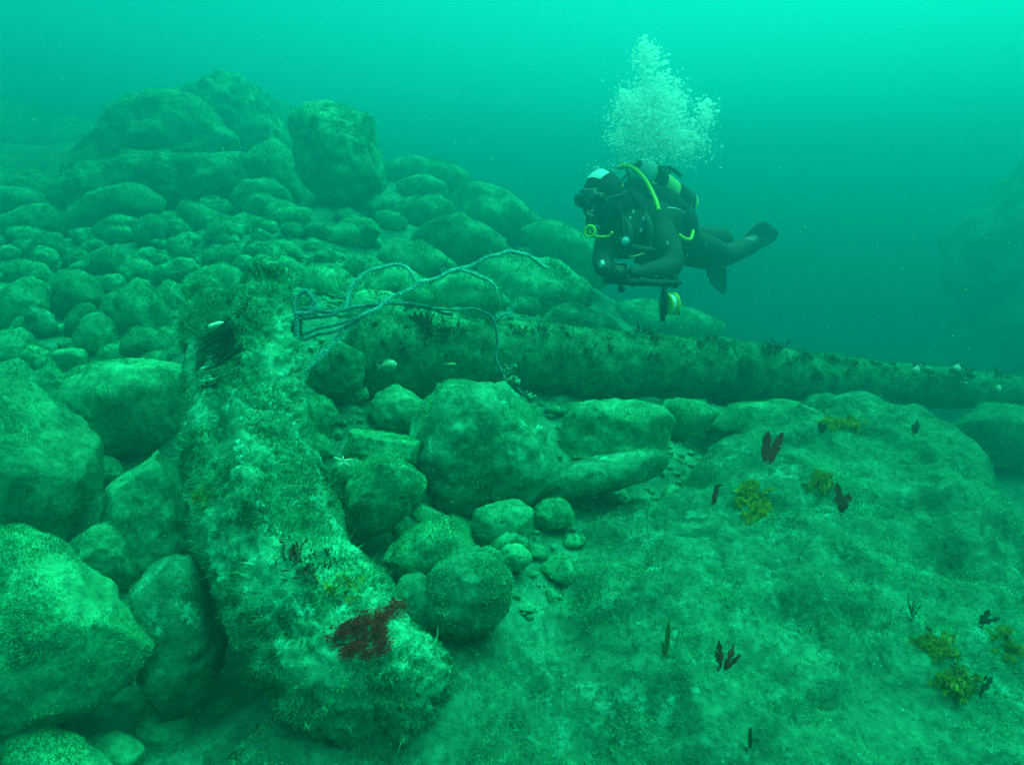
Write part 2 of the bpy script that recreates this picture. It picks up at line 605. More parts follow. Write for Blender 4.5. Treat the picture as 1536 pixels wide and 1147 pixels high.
# --- left field of stones
stone([(45, 577), (58, 556), (75, 548), (90, 558), (99, 578), (101, 604), (95, 630), (70, 645), (48, 615)], 2.55, "rounded stone standing behind the sloping boulder at the left edge", 0.9)
stone([(53, 546), (75, 525), (95, 518), (122, 522), (146, 535), (150, 546), (125, 556), (105, 573), (75, 562), (55, 554)], 2.85, "flat-topped stone with a pale upper face left of the broad boulder", 0.9, facet=1)
stone([(180, 516), (190, 497), (215, 490), (245, 496), (268, 511), (276, 530), (272, 550), (240, 548), (205, 538), (182, 532)], 2.8, "smooth loaf-shaped stone on top of the broad rounded boulder", 0.85)
stone([(177, 500), (178, 445), (187, 415), (200, 407), (212, 411), (230, 435), (252, 465), (270, 492), (262, 510), (220, 515), (185, 514)], 3.1, "tall pointed triangular stone standing in the stone field", 0.7, facet=1)
stone([(117, 512), (122, 486), (138, 469), (155, 465), (168, 479), (173, 506), (168, 530), (145, 536), (120, 530)], 2.98, "egg-shaped upright stone just left of the pointed triangular stone", 0.75)
stone([(100, 497), (108, 472), (125, 456), (147, 455), (142, 480), (125, 507), (105, 510)], 3.12, "curved stone half hidden behind the egg-shaped upright stone", 0.8)
stone([(81, 447), (87, 420), (104, 407), (125, 404), (141, 417), (153, 440), (158, 457), (140, 462), (120, 470), (104, 483), (88, 472)], 3.4, "dark-fronted dome stone behind the curved one in the left field", 0.85)
stone([(7, 472), (14, 440), (30, 422), (48, 415), (66, 424), (76, 450), (71, 482), (40, 495), (10, 505)], 3.3, "large rounded stone near the left edge beside the dark-fronted dome stone", 0.85)
stone([(36, 467), (48, 452), (62, 461), (77, 475), (87, 497), (70, 510), (45, 505), (34, 487)], 3.05, "knobbly stone with pale flecks leaning on the large rounded stone", 0.8, M_BOULD, rough=2.0, facet=1)
stone([(18, 517), (29, 489), (42, 497), (50, 520), (43, 540), (20, 540)], 2.9, "small pale upright stone below the knobbly stone near the left edge", 0.9)
stone(ell(90, 496, 12, 11), 3.1, "fist-sized stone between the knobbly and the curved stones", 0.9)
stone([(153, 467), (159, 440), (168, 434), (178, 442), (181, 472), (173, 490), (157, 486)], 3.3, "slim upright stone between the dome stone and the pointed triangular stone", 0.8)
stone(ell(8, 535, 30, 34), 2.75, "dark stone sunk at the left edge below the knobbly stone", 0.9)
stone([(238, 432), (255, 419), (271, 430), (282, 452), (270, 474), (246, 462)], 3.5, "stone showing behind the slope of the pointed triangular stone", 0.9)
stone(ell(168, 533, 20, 15), 2.95, "small stone tucked left of the smooth loaf-shaped stone", 0.9)
stone([(7, 420), (15, 396), (40, 390), (65, 396), (77, 408), (72, 428), (40, 424), (15, 434)], 3.85, "wide low stone at the left edge behind the large rounded stone", 0.9)
stone([(134, 397), (142, 378), (160, 369), (178, 374), (187, 392), (183, 413), (155, 416), (137, 411)], 4.0, "nearly round dark stone in the middle of the left field", 0.8)
stone(ell(68, 386, 17, 18), 4.0, "small round stone in front of a larger one near the left edge", 0.9)
stone([(37, 390), (50, 368), (70, 351), (91, 349), (94, 374), (80, 398), (50, 400)], 4.25, "larger round-backed stone behind the small round one near the left edge", 0.9)
stone(ell(38, 361, 13, 12), 4.5, "small pale stone in front of the shadow at the far left", 0.9)
stone(ell(14, 380, 16, 13), 4.3, "small stone on the left edge under the far dark ledge", 0.9)
stone([(142, 347), (154, 335), (180, 323), (205, 327), (209, 338), (190, 352), (165, 365), (145, 361)], 4.7, "pale sausage-shaped stone lying before the big dark hump", 0.9)
stone([(202, 347), (214, 328), (232, 322), (246, 331), (254, 350), (250, 374), (230, 381), (210, 373)], 4.5, "dark-faced stone right of the pale sausage-shaped stone", 0.85)
stone([(88, 354), (105, 325), (140, 295), (180, 279), (212, 277), (237, 291), (258, 310), (245, 325), (200, 330), (150, 350), (110, 378), (90, 380)], 5.2, "big dark hump of rock at the foot of the crag, left side", 0.8)
stone([(-30, 350), (10, 325), (40, 314), (70, 304), (89, 318), (94, 347), (60, 360), (20, 372)], 5.1, "dark overhanging ledge of rock at the far left edge", 0.8)
stone([(252, 347), (257, 330), (270, 326), (286, 344), (282, 358), (260, 355)], 4.5, "oval stone with a dark face behind the elongated pale stone", 0.8)
stone(ell(270, 373, 19, 20), 4.2, "blunt stone in the gap behind the elongated pale stone", 0.9)
stone([(228, 398), (238, 377), (250, 384), (264, 392), (257, 405), (233, 407)], 4.0, "small peaked stone above the elongated pale stone", 0.9, facet=1)
stone([(227, 414), (245, 398), (275, 387), (300, 389), (304, 401), (285, 417), (260, 425), (233, 429)], 3.75, "elongated pale stone lying aslant behind the anchor arm's top", 0.85)
stone([(176, 408), (195, 390), (215, 387), (231, 400), (227, 424), (195, 430)], 3.85, "low stone behind the tip of the pointed triangular stone", 0.9)
stone([(150, 432), (160, 414), (180, 411), (187, 425), (179, 444), (158, 444)], 3.55, "small stone at the left foot of the pointed triangular stone's tip", 0.9)
stone([(199, 390), (215, 371), (231, 371), (234, 386), (215, 401)], 4.15, "small slanted stone behind the nearly round dark stone", 0.9)
stone([(94, 392), (110, 371), (128, 379), (134, 397), (110, 406)], 4.1, "pale lumpy stone left of the nearly round dark stone", 0.9, rough=1.8)
stone([(120, 372), (140, 360), (158, 362), (160, 372), (140, 384), (125, 384)], 4.4, "pale low stone behind the nearly round dark stone", 0.9)
stone([(262, 320), (275, 302), (300, 306), (325, 317), (339, 340), (331, 360), (305, 355), (285, 340), (266, 331)], 4.9, "large stone at the back of the field below the crag's right ledge", 0.9)
stone([(366, 331), (371, 305), (385, 292), (405, 292), (426, 302), (429, 313), (405, 330), (385, 338)], 4.9, "dome stone with a pale spot left of the tall boulder's foot", 0.9)
stone([(402, 331), (415, 317), (440, 311), (469, 314), (473, 332), (450, 340), (425, 348), (406, 345)], 4.6, "wide stone in front of the tall boulder's shadow", 0.9)
stone(ell(404, 342, 15, 10), 4.4, "little oval stone in front of the wide stone", 0.9)
stone(ell(440, 347, 19, 13), 4.35, "left one of two joined-looking stones before the tall boulder", 0.9)
stone(ell(476, 346, 22, 13), 4.35, "right one of two joined-looking stones before the tall boulder", 0.9)
stone([(396, 377), (402, 361), (420, 357), (440, 364), (456, 380), (461, 393), (440, 397), (415, 393), (399, 386)], 3.95, "dark-fronted oval stone above the tip of the anchor arm", 0.85)
stone([(302, 397), (307, 380), (325, 367), (343, 369), (354, 385), (347, 402), (320, 406)], 3.95, "smooth rounded stone above and left of the anchor arm's tip", 0.85)
stone(ell(368, 397, 17, 15), 3.7, "left one of two small round stones just above the arm's tip", 0.9)
stone(ell(396, 394, 17, 13), 3.75, "right one of two small round stones just above the arm's tip", 0.9)
stone([(411, 400), (425, 386), (445, 391), (462, 405), (457, 421), (435, 419), (416, 412)], 3.55, "oval stone right of the two small round stones above the arm", 0.9)
stone([(457, 403), (470, 378), (482, 363), (496, 369), (505, 388), (492, 402), (465, 406)], 3.8, "peaked stone behind the pale silt mound", 0.8, facet=1)
stone([(448, 422), (472, 399), (496, 395), (518, 405), (534, 425), (520, 446), (480, 452), (450, 445)], 3.4, "smooth pale silt-covered mound right of the arm's tip", 0.7, td=0.5)
stone([(272, 438), (285, 415), (310, 401), (345, 394), (359, 404), (362, 427), (350, 440), (320, 442), (290, 448)], 3.25, "wide stone directly behind the arm's tip, left of centre", 0.9)
stone([(509, 412), (520, 390), (540, 382), (549, 395), (541, 415), (520, 419)], 3.6, "small bright-edged stone right of the pale silt mound", 0.9)
stone([(343, 347), (355, 329), (372, 334), (382, 346), (367, 358)], 4.5, "small stone between the large back stone and the pale-spotted dome", 0.9)
stone([(493, 368), (505, 340), (530, 324), (560, 329), (572, 350), (550, 374), (515, 378)], 4.5, "low fuzzy mound right of the joined-looking stones", 0.9)
stone([(375, 355), (390, 343), (410, 352), (408, 366), (388, 372)], 4.25, "small fuzzy stone behind the dark-fronted oval stone", 0.9)
stone([(320, 360), (335, 345), (355, 350), (362, 366), (340, 374)], 4.3, "pale fuzzy stone behind the smooth rounded stone", 0.9)
stone([(455, 372), (468, 356), (482, 360), (484, 376), (465, 382)], 4.15, "small stone left of the peaked stone", 0.9)
stone([(332, 456), (339, 440), (355, 437), (364, 450), (357, 468), (337, 468)], 2.45, "small rounded stone against the arm's top left side", 0.9)

# --- dim mounds beyond the shank
stone([(562, 402), (572, 372), (600, 359), (630, 361), (660, 377), (692, 402), (660, 430), (600, 445), (558, 436)], 4.2, "dark rounded boulder behind the looping rope", 0.8)
stone([(588, 372), (620, 335), (660, 316), (700, 321), (740, 344), (775, 380), (740, 405), (680, 412), (620, 395)], 5.0, "hump-backed boulder behind the dark rounded boulder", 0.8, facet=1)
stone([(540, 445), (553, 410), (580, 397), (610, 401), (642, 420), (655, 455), (600, 475), (545, 470)], 3.2, "dark boulder framed by the small rope loop", 0.8)
stone([(628, 442), (660, 410), (700, 404), (740, 419), (766, 452), (745, 480), (680, 485), (636, 475)], 3.4, "dark boulder below the long rope's rising end", 0.8, facet=1)
stone([(692, 402), (760, 378), (840, 390), (892, 430), (920, 478), (850, 500), (760, 490), (696, 455)], 4.6, "wide dim boulder under the far tip of the long rope", 0.75, facet=1)
stone([(543, 317), (551, 300), (575, 294), (594, 302), (590, 322), (565, 333)], 5.2, "small dark block at the right foot of the tall boulder", 0.9, facet=1)
stone([(806, 486), (830, 459), (865, 454), (902, 467), (936, 492), (930, 520), (850, 522), (810, 512)], 3.45, "pale fuzzy mound rising just behind the shank under the diver", 0.8, M_BOULD)
stone(ell(740, 455, 27, 15), 3.75, "small pale stone behind the shank where the rope hooks over", 0.9)
stone(ell(788, 460, 22, 15), 3.7, "small round stone behind the shank left of the pale fuzzy mound", 0.9)
stone([(640, 300), (690, 272), (750, 282), (800, 310), (840, 350), (790, 372), (700, 345)], 6.4, "far dim boulder on the slope left of the diver", 0.8, facet=1)
stone([(770, 345), (830, 330), (890, 360), (930, 410), (900, 435), (820, 400)], 6.0, "far dim boulder on the slope right behind the diver's hands", 0.8)
stone([(890, 462), (960, 448), (1040, 462), (1110, 500), (1040, 525), (930, 510)], 6.2, "far dim boulder on the falling slope below the diver", 0.8)
stone([(560, 255), (620, 235), (690, 250), (730, 285), (670, 305), (590, 295)], 7.0, "far dim boulder on the slope right of the tall boulder", 0.8)

# --- the crag at the back left
stone([(92, 305), (128, 250), (168, 200), (200, 165), (240, 147), (292, 149), (335, 190), (360, 230), (300, 262), (220, 262), (150, 305), (108, 322)], 6.6, "big dark crag face at the back left of the stone field", 0.8, rough=2.4, name="crag", cat="crag", crag=1.0)
stone([(280, 175), (318, 130), (352, 117), (392, 139), (424, 190), (440, 232), (385, 255), (320, 235)], 7.4, "rough top of the crag behind its dark face", 0.8, rough=2.4, name="crag", cat="crag", crag=1.0)
stone([(128, 297), (170, 250), (210, 237), (280, 245), (330, 240), (372, 231), (402, 260), (395, 295), (300, 315), (240, 305), (180, 305), (138, 318)], 5.9, "pale ledge running along the foot of the dark crag face", 0.8, rough=2.0, name="crag", cat="crag", crag=1.0)
stone([(358, 245), (388, 215), (420, 211), (447, 240), (456, 300), (420, 315), (385, 285)], 5.9, "rounded shoulder of rock between the crag and the tall boulder", 0.9, rough=1.6)
stone([(439, 190), (455, 165), (490, 154), (530, 154), (557, 170), (561, 215), (576, 255), (572, 282), (546, 303), (515, 313), (483, 302), (458, 272), (446, 240)], 5.3, "tall blocky boulder standing alone above the stone field", 0.85, rough=2.2, crag=0.45)
stone([(-340, 330), (-260, 215), (-80, 172), (60, 180), (170, 205), (240, 245), (160, 320), (0, 340)], 12.5, "faint dark rock face at the far left in the haze", 0.8, rough=2.5, name="crag", cat="crag", crag=1.0)
stone([(1450, 560), (1470, 430), (1500, 330), (1560, 230), (1700, 180), (1900, 300), (1900, 700), (1640, 760), (1500, 720)], 8.6, "dark rock wall fading into the water at the right edge", 0.8, rough=2.0, name="crag", cat="crag", crag=1.0, ground=False)

stone([(-40, 300), (0, 282), (50, 284), (84, 300), (70, 318), (10, 322)], 5.9, "low dark stone at the far left edge behind the overhanging ledge", 0.9)
stone([(575, 330), (610, 300), (660, 292), (690, 312), (660, 340), (600, 345)], 5.7, "low mound between the small dark block and the hump-backed boulder", 0.9)
stone([(500, 320), (520, 312), (545, 322), (540, 338), (510, 340)], 5.0, "small stone in the shadow under the tall blocky boulder", 0.9)
stone([(590, 275), (640, 262), (680, 280), (670, 300), (610, 302)], 6.3, "low far mound right of the tall boulder, behind the block", 0.9)

stone([(60, 330), (95, 285), (140, 250), (190, 245), (215, 285), (170, 325), (100, 345)], 6.2, "dim slope of rock on the left flank of the crag", 0.9, rough=2.0, name="crag", cat="crag", crag=0.6)
stone([(-60, 300), (0, 268), (60, 262), (105, 290), (90, 325), (0, 330)], 6.8, "dim low rock left of the crag, half lost in haze", 0.9, rough=2.0, name="crag", cat="crag", crag=0.6)
stone([(120, 250), (200, 185), (300, 146), (400, 150), (480, 190), (540, 250), (400, 300), (200, 300)], 10.4, "broad dim rock slope behind the crag and the tall boulder", 0.7, rough=2.0, name="crag", cat="crag", crag=0.8)
stone([(345, 300), (370, 272), (410, 270), (440, 292), (430, 318), (370, 322)], 5.6, "low lumpy rock filling the gap between crag ledge and tall boulder", 0.9, rough=2.0)

# --- between the anchor arm and the shank
stone([(463, 585), (466, 530), (488, 500), (515, 491), (536, 515), (546, 550), (541, 583), (510, 603), (478, 600)], 2.1, "dark upright stone wedged between the arm and the shank's near end", 0.8, facet=1)
stone([(445, 622), (458, 597), (485, 593), (501, 605), (507, 630), (497, 658), (455, 662)], 1.86, "round stone touching the right side of the arm, under the wedged one", 0.8, ground=False)
stone([(552, 622), (564, 590), (590, 577), (620, 589), (648, 610), (645, 645), (600, 650), (558, 645)], 2.15, "rounded stone in the shade below the shank's near end", 0.9)
stone(ell(522, 628, 28, 20), 2.25, "low shaded stone between two round ones by the arm", 0.9)
stone(ell(470, 672, 30, 24), 1.78, "smooth stone bulging from under the arm's right flank", 0.8, ground=False)
stone([(620, 642), (638, 600), (668, 570), (715, 560), (757, 574), (792, 605), (828, 640), (850, 682), (840, 722), (802, 757), (750, 772), (690, 778), (643, 748), (617, 702)], 1.98, "large pale-flecked dome boulder in the middle, before the shank", 0.75, M_ARM, tl=1.0, cut=-0.1, rough=2.2, tmat=M_TURF_PALE)
stone([(497, 674), (509, 648), (540, 640), (600, 649), (632, 660), (640, 692), (590, 700), (540, 696), (504, 692)], 1.86, "flat-topped stone behind the starfish", 0.9, facet=1)
stone([(510, 772), (519, 735), (538, 700), (568, 674), (610, 667), (632, 690), (635, 730), (614, 762), (587, 792), (550, 808), (518, 802)], 1.68, "angular dark stone leaning between the flat-topped stone and the arm", 0.8, rough=1.4, facet=1)
stone([(484, 722), (500, 696), (540, 684), (562, 698), (538, 742), (503, 764)], 1.76, "thin-edged stone carrying the starfish", 0.8, facet=1)
stone([(572, 845), (582, 812), (622, 785), (640, 764), (690, 792), (742, 832), (700, 866), (630, 872)], 1.58, "dark slab with a pale ridge along its upper edge", 0.9, facet=1)
stone([(600, 760), (625, 752), (690, 786), (722, 818), (700, 830), (640, 800)], 1.68, "pale stone strip behind the dark slab", 0.7, facet=1)
stone([(643, 862), (663, 832), (700, 819), (742, 827), (768, 860), (765, 912), (737, 948), (690, 961), (648, 953), (637, 905)], 1.42, "smooth round boulder right of the red weed", 0.85, M_ARM, tl=0.9, cut=-0.1, rough=1.6, tmat=M_TURF_PALE)
stone([(586, 892), (603, 862), (632, 859), (650, 890), (650, 942), (620, 960), (592, 938)], 1.40, "smaller stone with a pale patch between the arm and the smooth round boulder", 0.85, M_BOULD, tl=0.6)
stone([(704, 787), (713, 765), (745, 754), (780, 751), (802, 767), (803, 792), (782, 815), (740, 823), (708, 812)], 1.74, "loaf-shaped pale stone under the large dome boulder", 0.85, tl=0.8)
stone([(815, 738), (823, 710), (860, 694), (920, 681), (970, 672), (1000, 679), (1003, 702), (972, 718), (900, 739), (850, 756), (818, 760)], 1.98, "long low pale stone right of the large dome boulder", 0.8, M_ARM, tl=0.8)
stone([(800, 640), (850, 605), (930, 597), (992, 609), (1021, 640), (1018, 678), (980, 696), (900, 700), (830, 700)], 2.3, "broad boulder half behind the large dome boulder, under the shank", 0.8, facet=1)
stone(ell(772, 835, 26, 22), 1.62, "small stone in the crevice below the loaf-shaped pale stone", 0.9)
stone(ell(832, 772, 30, 26), 1.85, "shaded stone in the crevice right of the loaf-shaped pale stone", 0.9)
stone([(980, 628), (998, 600), (1050, 598), (1078, 618), (1050, 655), (1000, 660)], 2.7, "dark stone in the hollow under the shank's middle", 0.9)
stone([(1050, 640), (1100, 606), (1180, 600), (1240, 612), (1220, 650), (1120, 668)], 2.85, "low boulder under the shank behind the big right-hand boulder", 0.8)
stone([(1440, 640), (1480, 606), (1540, 612), (1580, 650), (1540, 700), (1470, 700)], 3.3, "dark boulder beyond the right shoulder of the big boulder", 0.9)
stone([(560, 700), (600, 690), (650, 720), (660, 770), (610, 800), (560, 780)], 1.95, "shaded stone filling the gap behind the angular dark stone", 0.8)
stone([(640, 790), (680, 770), (720, 790), (715, 830), (660, 840)], 1.85, "shaded stone in the gap under the large dome boulder", 0.8)

# ------------------------------------------------------------------ seabed: one sheet running under all the stones, out into the haze
def tps_fit(pts, lam):
    pts = np.asarray(pts, float)
    n = len(pts)
    r = np.linalg.norm(pts[:, None, :2] - pts[None, :, :2], axis=2)
    K = np.where(r > 0, r * r * np.log(np.maximum(r, 1e-9)), 0) + lam * np.eye(n)
    Q = np.c_[np.ones(n), pts[:, :2]]
    A = np.block([[K, Q], [Q.T, np.zeros((3, 3))]])
    s = np.linalg.solve(A, np.r_[pts[:, 2], np.zeros(3)])
    return pts[:, :2], s


def tps_eval(model, xy):
    c, s = model
    out = np.zeros(len(xy))
    for i in range(0, len(xy), 4000):
        q = xy[i:i + 4000]
        r = np.linalg.norm(q[:, None] - c[None], axis=2)
        K = np.where(r > 0, r * r * np.log(np.maximum(r, 1e-9)), 0)
        out[i:i + 4000] = K @ s[:-3] + s[-3] + q @ s[-2:]
    return out


FAR = [(6, 8, -3.4), (3, 8, -2.3), (0.5, 8.5, -0.6), (0, 12, -1.2), (-4, 8.6, 0.9), (-2.6, 8.8, 0.6), (-5.5, 7.4, 0.5), (-4, 13, 1.7), (-8, 8, 0.9), (-9, 14, 1.8), (10, 15, -5.5), (0, 20, -3.0),
       (-10, 22, 1.6), (3.4, 4.2, -1.75), (2.6, 2.6, -1.5), (3, 1, -1.5), (3, -1.5, -1.6), (0, 0, -1.45), (0, -2, -1.5), (-2.5, 0, -1.25), (-2.5, 2, -0.95), (-4, 3.5, -0.45), (-7, 0, -0.5),
       (-6, 5.5, 0.3), (7, 0, -2.6), (8, 4, -3.2), (-20, 0, 0.8), (20, 0, -6), (-20, 25, 2.0), (20, 25, -8), (0, 40, -6), (-40, 40, 2.2), (40, 40, -10), (-40, -30, 1.5), (40, -30, -9), (0, -30, -3),
       (1.0, 1.6, -1.35), (1.6, 2.2, -1.35), (0.4, 1.0, -1.4), (1.2, 0.8, -1.4), (0.9, 2.7, -1.15), (1.4, 3.6, -1.35), (2.2, 3.3, -1.5)]
GM = tps_fit(TERR + FAR, 0.05)


def ground_z(xy):
    xy = np.asarray(xy, float).reshape(-1, 2)
    p = np.c_[xy, np.zeros(len(xy))]
    return np.minimum(tps_eval(GM, xy), 1.75) + 0.05 * fbm(p * 1.7, 4) + 0.10 * np.clip((xy[:, 1] - 4.2) / 2, 0, 1) * fbm(p * 1.3 + 7, 4) + 0.012 * fbm(p * 14, 3)


def axis(lo, hi, fine0, fine1, step, coarse):
    a = list(np.arange(fine0, fine1 + 1e-6, step))
    x = fine0
    s = step
    left = []
    while x > lo:
        s = min(s * 1.25, coarse)
        x -= s
        left.append(x)
    x, s, right = fine1, step, []
    while x < hi:
        s = min(s * 1.25, coarse)
        x += s
        right.append(x)
    return np.array(left[::-1] + a + right)


gx, gy = axis(-45, 45, -4.5, 4.0, 0.045, 3.0), axis(-35, 45, 0.4, 8.5, 0.045, 3.0)
GX, GY = np.meshgrid(gx, gy)
gxy = np.c_[GX.ravel(), GY.ravel()]
gv = np.c_[gxy, ground_z(gxy)]
nx, ny = len(gx), len(gy)
ii = (np.arange(ny - 1)[:, None] * nx + np.arange(nx - 1)[None]).ravel()
gf = np.stack([ii, ii + 1, ii + nx + 1, ii + nx], 1)
ground = obj("ground", mesh_np("ground", gv, gf), M_SEABED)
tag(ground, "silty rock seabed under the stones, falling away to the right", None, kind="structure")
gt = np.concatenate([gf[:, [0, 1, 2]], gf[:, [0, 2, 3]]])
gc = gv[gt].mean(1)
near = (np.abs(gc[:, 0]) < 3.2) & (gc[:, 1] > 0.7) & (gc[:, 1] < 5.5)
tag(turf(gv, gt[near], 60000, 0.016, 0.0040, 901, M_TURF, ground), kind="stuff")

# --- cobbles filling the gaps of the stone field: four shapes shared by the copies
cob = []
for k in range(6):
    v, f = ico(3)
    rs = np.random.RandomState(40 + k)
    ax = np.array([1.0, rs.uniform(0.6, 0.95), rs.uniform(0.5, 0.8)])
    q = v * ax
    for _ in range(4):
        nn = rs.normal(size=3); nn /= np.linalg.norm(nn)
        h = q @ nn
        q = q - 0.7 * np.maximum(h - h.max() * rs.uniform(0.75, 0.92), 0)[:, None] * nn
    q = q + v * (0.07 * fbm(v * 1.5 + k * 9, 3))[:, None] + v * (0.02 * fbm(v * 7 + k, 2))[:, None]
    me = mesh_np("cobble", q, f)
    me.materials.append(M_ROCK)
    tf = turf(q, f, 900, 0.10, 0.05, 60 + k, M_TURF, None, patch=2.0)
    tme = tf.data
    bpy.data.objects.remove(tf)
    cob.append((me, q, f, tme))
rs = np.random.RandomState(5)
RC = np.array([c for c, s in ROCKS]); RSZ = np.array([s for c, s in ROCKS])
n_c = 0
tries = 0
COBS = []
while n_c < 150 and tries < 9000:
    tries += 1
    if rs.rand() < 0.75:
        u, v_, = rs.uniform(-20, 700), rs.uniform(290, 560)
        dd = np.interp(v_, [290, 318, 360, 400, 450, 500, 560], [6.0, 5.0, 4.4, 3.9, 3.4, 3.0, 2.6])
    else:
        u, v_ = rs.uniform(440, 1020), rs.uniform(600, 860)
        dd = np.interp(v_, [600, 700, 860], [2.5, 2.0, 1.6])
    p = P(u, v_, dd)
    s = rs.uniform(0.06, 0.15) * (0.40 if dd < 2.6 else (1.3 if dd > 4.8 else 1.0))
    z = float(ground_z([(p[0], p[1])])[0]) + 0.25 * s
    p[2] = z
    dist = np.linalg.norm(RC - p, axis=1)
    if (dist < RSZ * 0.75).any():
        continue
    me, q, f, tme = cob[rs.randint(len(cob))]
    o = obj("cobble", me, None, None, tuple(p))
    tag(obj("algae_turf", tme, None, o), kind="stuff")
    o.scale = (s, s, s * rs.uniform(0.8, 1.2))
    o.rotation_euler = (rs.uniform(-0.5, 0.5), rs.uniform(-0.5, 0.5), rs.uniform(0, 6.28))
    j = int(np.argmin(np.linalg.norm(RC - p, axis=1) - 0.5 * RSZ))
    dx, dy = p[0] - RC[j][0], p[1] - RC[j][1]
    rel = ("just right of" if dx > 0 else "just left of") if abs(dx) > abs(dy) else ("close behind" if dy > 0 else "close in front of")
    words = re.split(r",| (?:cut|standing|wedged|lying|showing|half|tucked|rising|framed|fading|touching|leaning|carrying|filling|bulging)\b", LABELS[j])[0].split()
    short = re.split(r" (?:at|in|beside|under|below|behind|between|on|with|left|right|near|above|directly|before|of|close|against)\b", " ".join(words))[0]
    if sum(1 for q_ in LABELS if short in q_) > 1:
        short = " ".join(words[:8])
    short = " ".join(short.split()[:8])
    COBS.append((o, p[0], rel + " the " + short))
    n_c += 1

ORD = ["leftmost", "second-left", "third-left", "fourth-left", "fifth-left", "sixth-left", "seventh-left", "eighth-left", "ninth-left", "tenth-left"]
for ph in sorted(set(c[2] for c in COBS)):
    same = sorted([c for c in COBS if c[2] == ph], key=lambda c: c[1])
    for k, c in enumerate(same):
        tag(c[0], ("small cobble " if len(same) == 1 else ORD[min(k, 9)] + " small cobble ") + ph, "cobble", "small cobbles filling gaps between the stones")

# --- gravel and shell grit lying on the seabed between the stones
rs = np.random.RandomState(91)
Vs, Fs, nv = [], [], 0
gxs = np.r_[rs.uniform(-1.1, 1.4, 2600), rs.uniform(-3.6, 1.0, 900)]
gys = np.r_[rs.uniform(1.3, 2.9, 2600), rs.uniform(2.6, 4.6, 900)]
gzs = ground_z(np.c_[gxs, gys])
v_, f_ = ico(1)
for k in range(len(gxs)):
    r = (0.005 + 0.018 * rs.rand() ** 2.5) * (1.0 if gys[k] < 2.8 else 1.7)
    ax = r * rs.uniform(0.6, 1.3, size=3) * np.array([1, 1, 0.7])
    q = v_ * ax * (1 + 0.25 * rs.normal(size=(len(v_), 1)) * 0.6)
    Vs.append(q + np.array([gxs[k], gys[k], gzs[k] + 0.2 * r])); Fs.append(f_ + nv); nv += len(v_)
tag(obj("gravel", mesh_np("gravel", np.concatenate(Vs), np.concatenate(Fs), False), M_ROCK), "loose gravel and grit strewn between the stones", "gravel", kind="stuff")

# ------------------------------------------------------------------ the big boulder filling the lower right
bpts = [P(600, 1062, 1.27), P(660, 1010, 1.36), P(720, 950, 1.46), P(790, 880, 1.60), P(520, 1060, 1.32), P(850, 800, 1.80), P(1000, 722, 2.02), P(1150, 645, 2.35), P(1270, 618, 2.6), P(1390, 626, 2.62), P(1480, 706, 2.2), P(1535, 800, 1.92), P(1560, 920, 1.62),
        P(1200, 880, 1.58), P(1000, 900, 1.55), P(768, 1147, 1.30), P(1100, 1147, 1.24), P(1380, 960, 1.45), P(1536, 1147, 1.22), P(1350, 760, 1.93), P(1150, 760, 1.92), P(1620, 1000, 1.4),
        P(560, 1130, 1.22), P(300, 1150, 1.30), P(430, 1147, 1.22)]
bpts = [tuple(p) for p in bpts] + [(0.2, 0.6, -1.33), (1.2, 0.55, -1.27), (-0.4, 0.6, -1.36), (0.7, 0.2, -1.4)]
BM = tps_fit(bpts, 0.0008)
edge = np.array([tuple(P(*q)[:2]) for q in [(250, 1140, 1.36), (380, 1095, 1.38), (460, 1040, 1.50), (560, 975, 1.55), (650, 935, 1.54), (745, 870, 1.64), (830, 790, 1.84), (900, 745, 1.96), (1000, 705, 2.10),
        (1060, 668, 2.30), (1130, 622, 2.62), (1260, 598, 2.95), (1400, 606, 2.9), (1480, 672, 2.45), (1535, 780, 2.0), (1570, 900, 1.68), (1590, 1010, 1.45)]] + [(1.45, 0.5), (0.9, 0.05), (-0.2, 0.2), (-0.75, 0.7)])


def poly_sdf(xy, poly):
    a, b = poly, np.roll(poly, -1, axis=0)
    best = np.full(len(xy), 1e9)
    inside = np.zeros(len(xy), bool)
    for p0, p1 in zip(a, b):
        e = p1 - p0
        w = xy - p0
        t = np.clip((w @ e) / (e @ e), 0, 1)
        best = np.minimum(best, np.linalg.norm(w - t[:, None] * e, axis=1))
        c = ((p0[1] > xy[:, 1]) != (p1[1] > xy[:, 1])) & (xy[:, 0] < (p1[0] - p0[0]) * (xy[:, 1] - p0[1]) / (p1[1] - p0[1] + 1e-12) + p0[0])
        inside ^= c
    return np.where(inside, best, -best)


bx, by = np.arange(-1.0, 2.6, 0.0125), np.arange(-0.05, 3.2, 0.0125)
BX, BY = np.meshgrid(bx, by)
bxy = np.c_[BX.ravel(), BY.ravel()]
wob = np.c_[bxy, np.zeros(len(bxy))]
sdf = poly_sdf(bxy, edge) + 0.035 * fbm(wob * 3.0, 3)
bz = tps_eval(BM, bxy)
e = np.clip(1 - sdf / 0.20, 0, None)
bz = bz - np.where(sdf > 0, 0.14 * e ** 2.2, 0.14 + 2.6 * (-sdf)) 
p3 = np.c_[bxy, bz]
bz = bz + 0.055 * fbm(p3 * 2.2 + 4, 3) + 0.030 * (0.35 - np.abs(fbm(p3 * 5.0 + 2, 3))) + 0.013 * fbm(p3 * 13 + 9, 4, 0.6)
bz = bz - 0.10 * np.exp(-((bxy[:, 0] - 1.22) / 0.16) ** 2 - ((bxy[:, 1] - 1.62) / 0.12) ** 2) - 0.12 * np.clip(bxy[:, 0] - 0.85, 0, 1) * np.clip(1.7 - bxy[:, 1], 0, 1)
bz = bz + 0.035 * np.tanh(8 * fbm(np.c_[bxy * np.array([1.0, 1.5]), bz] * 1.25 + 52, 3))
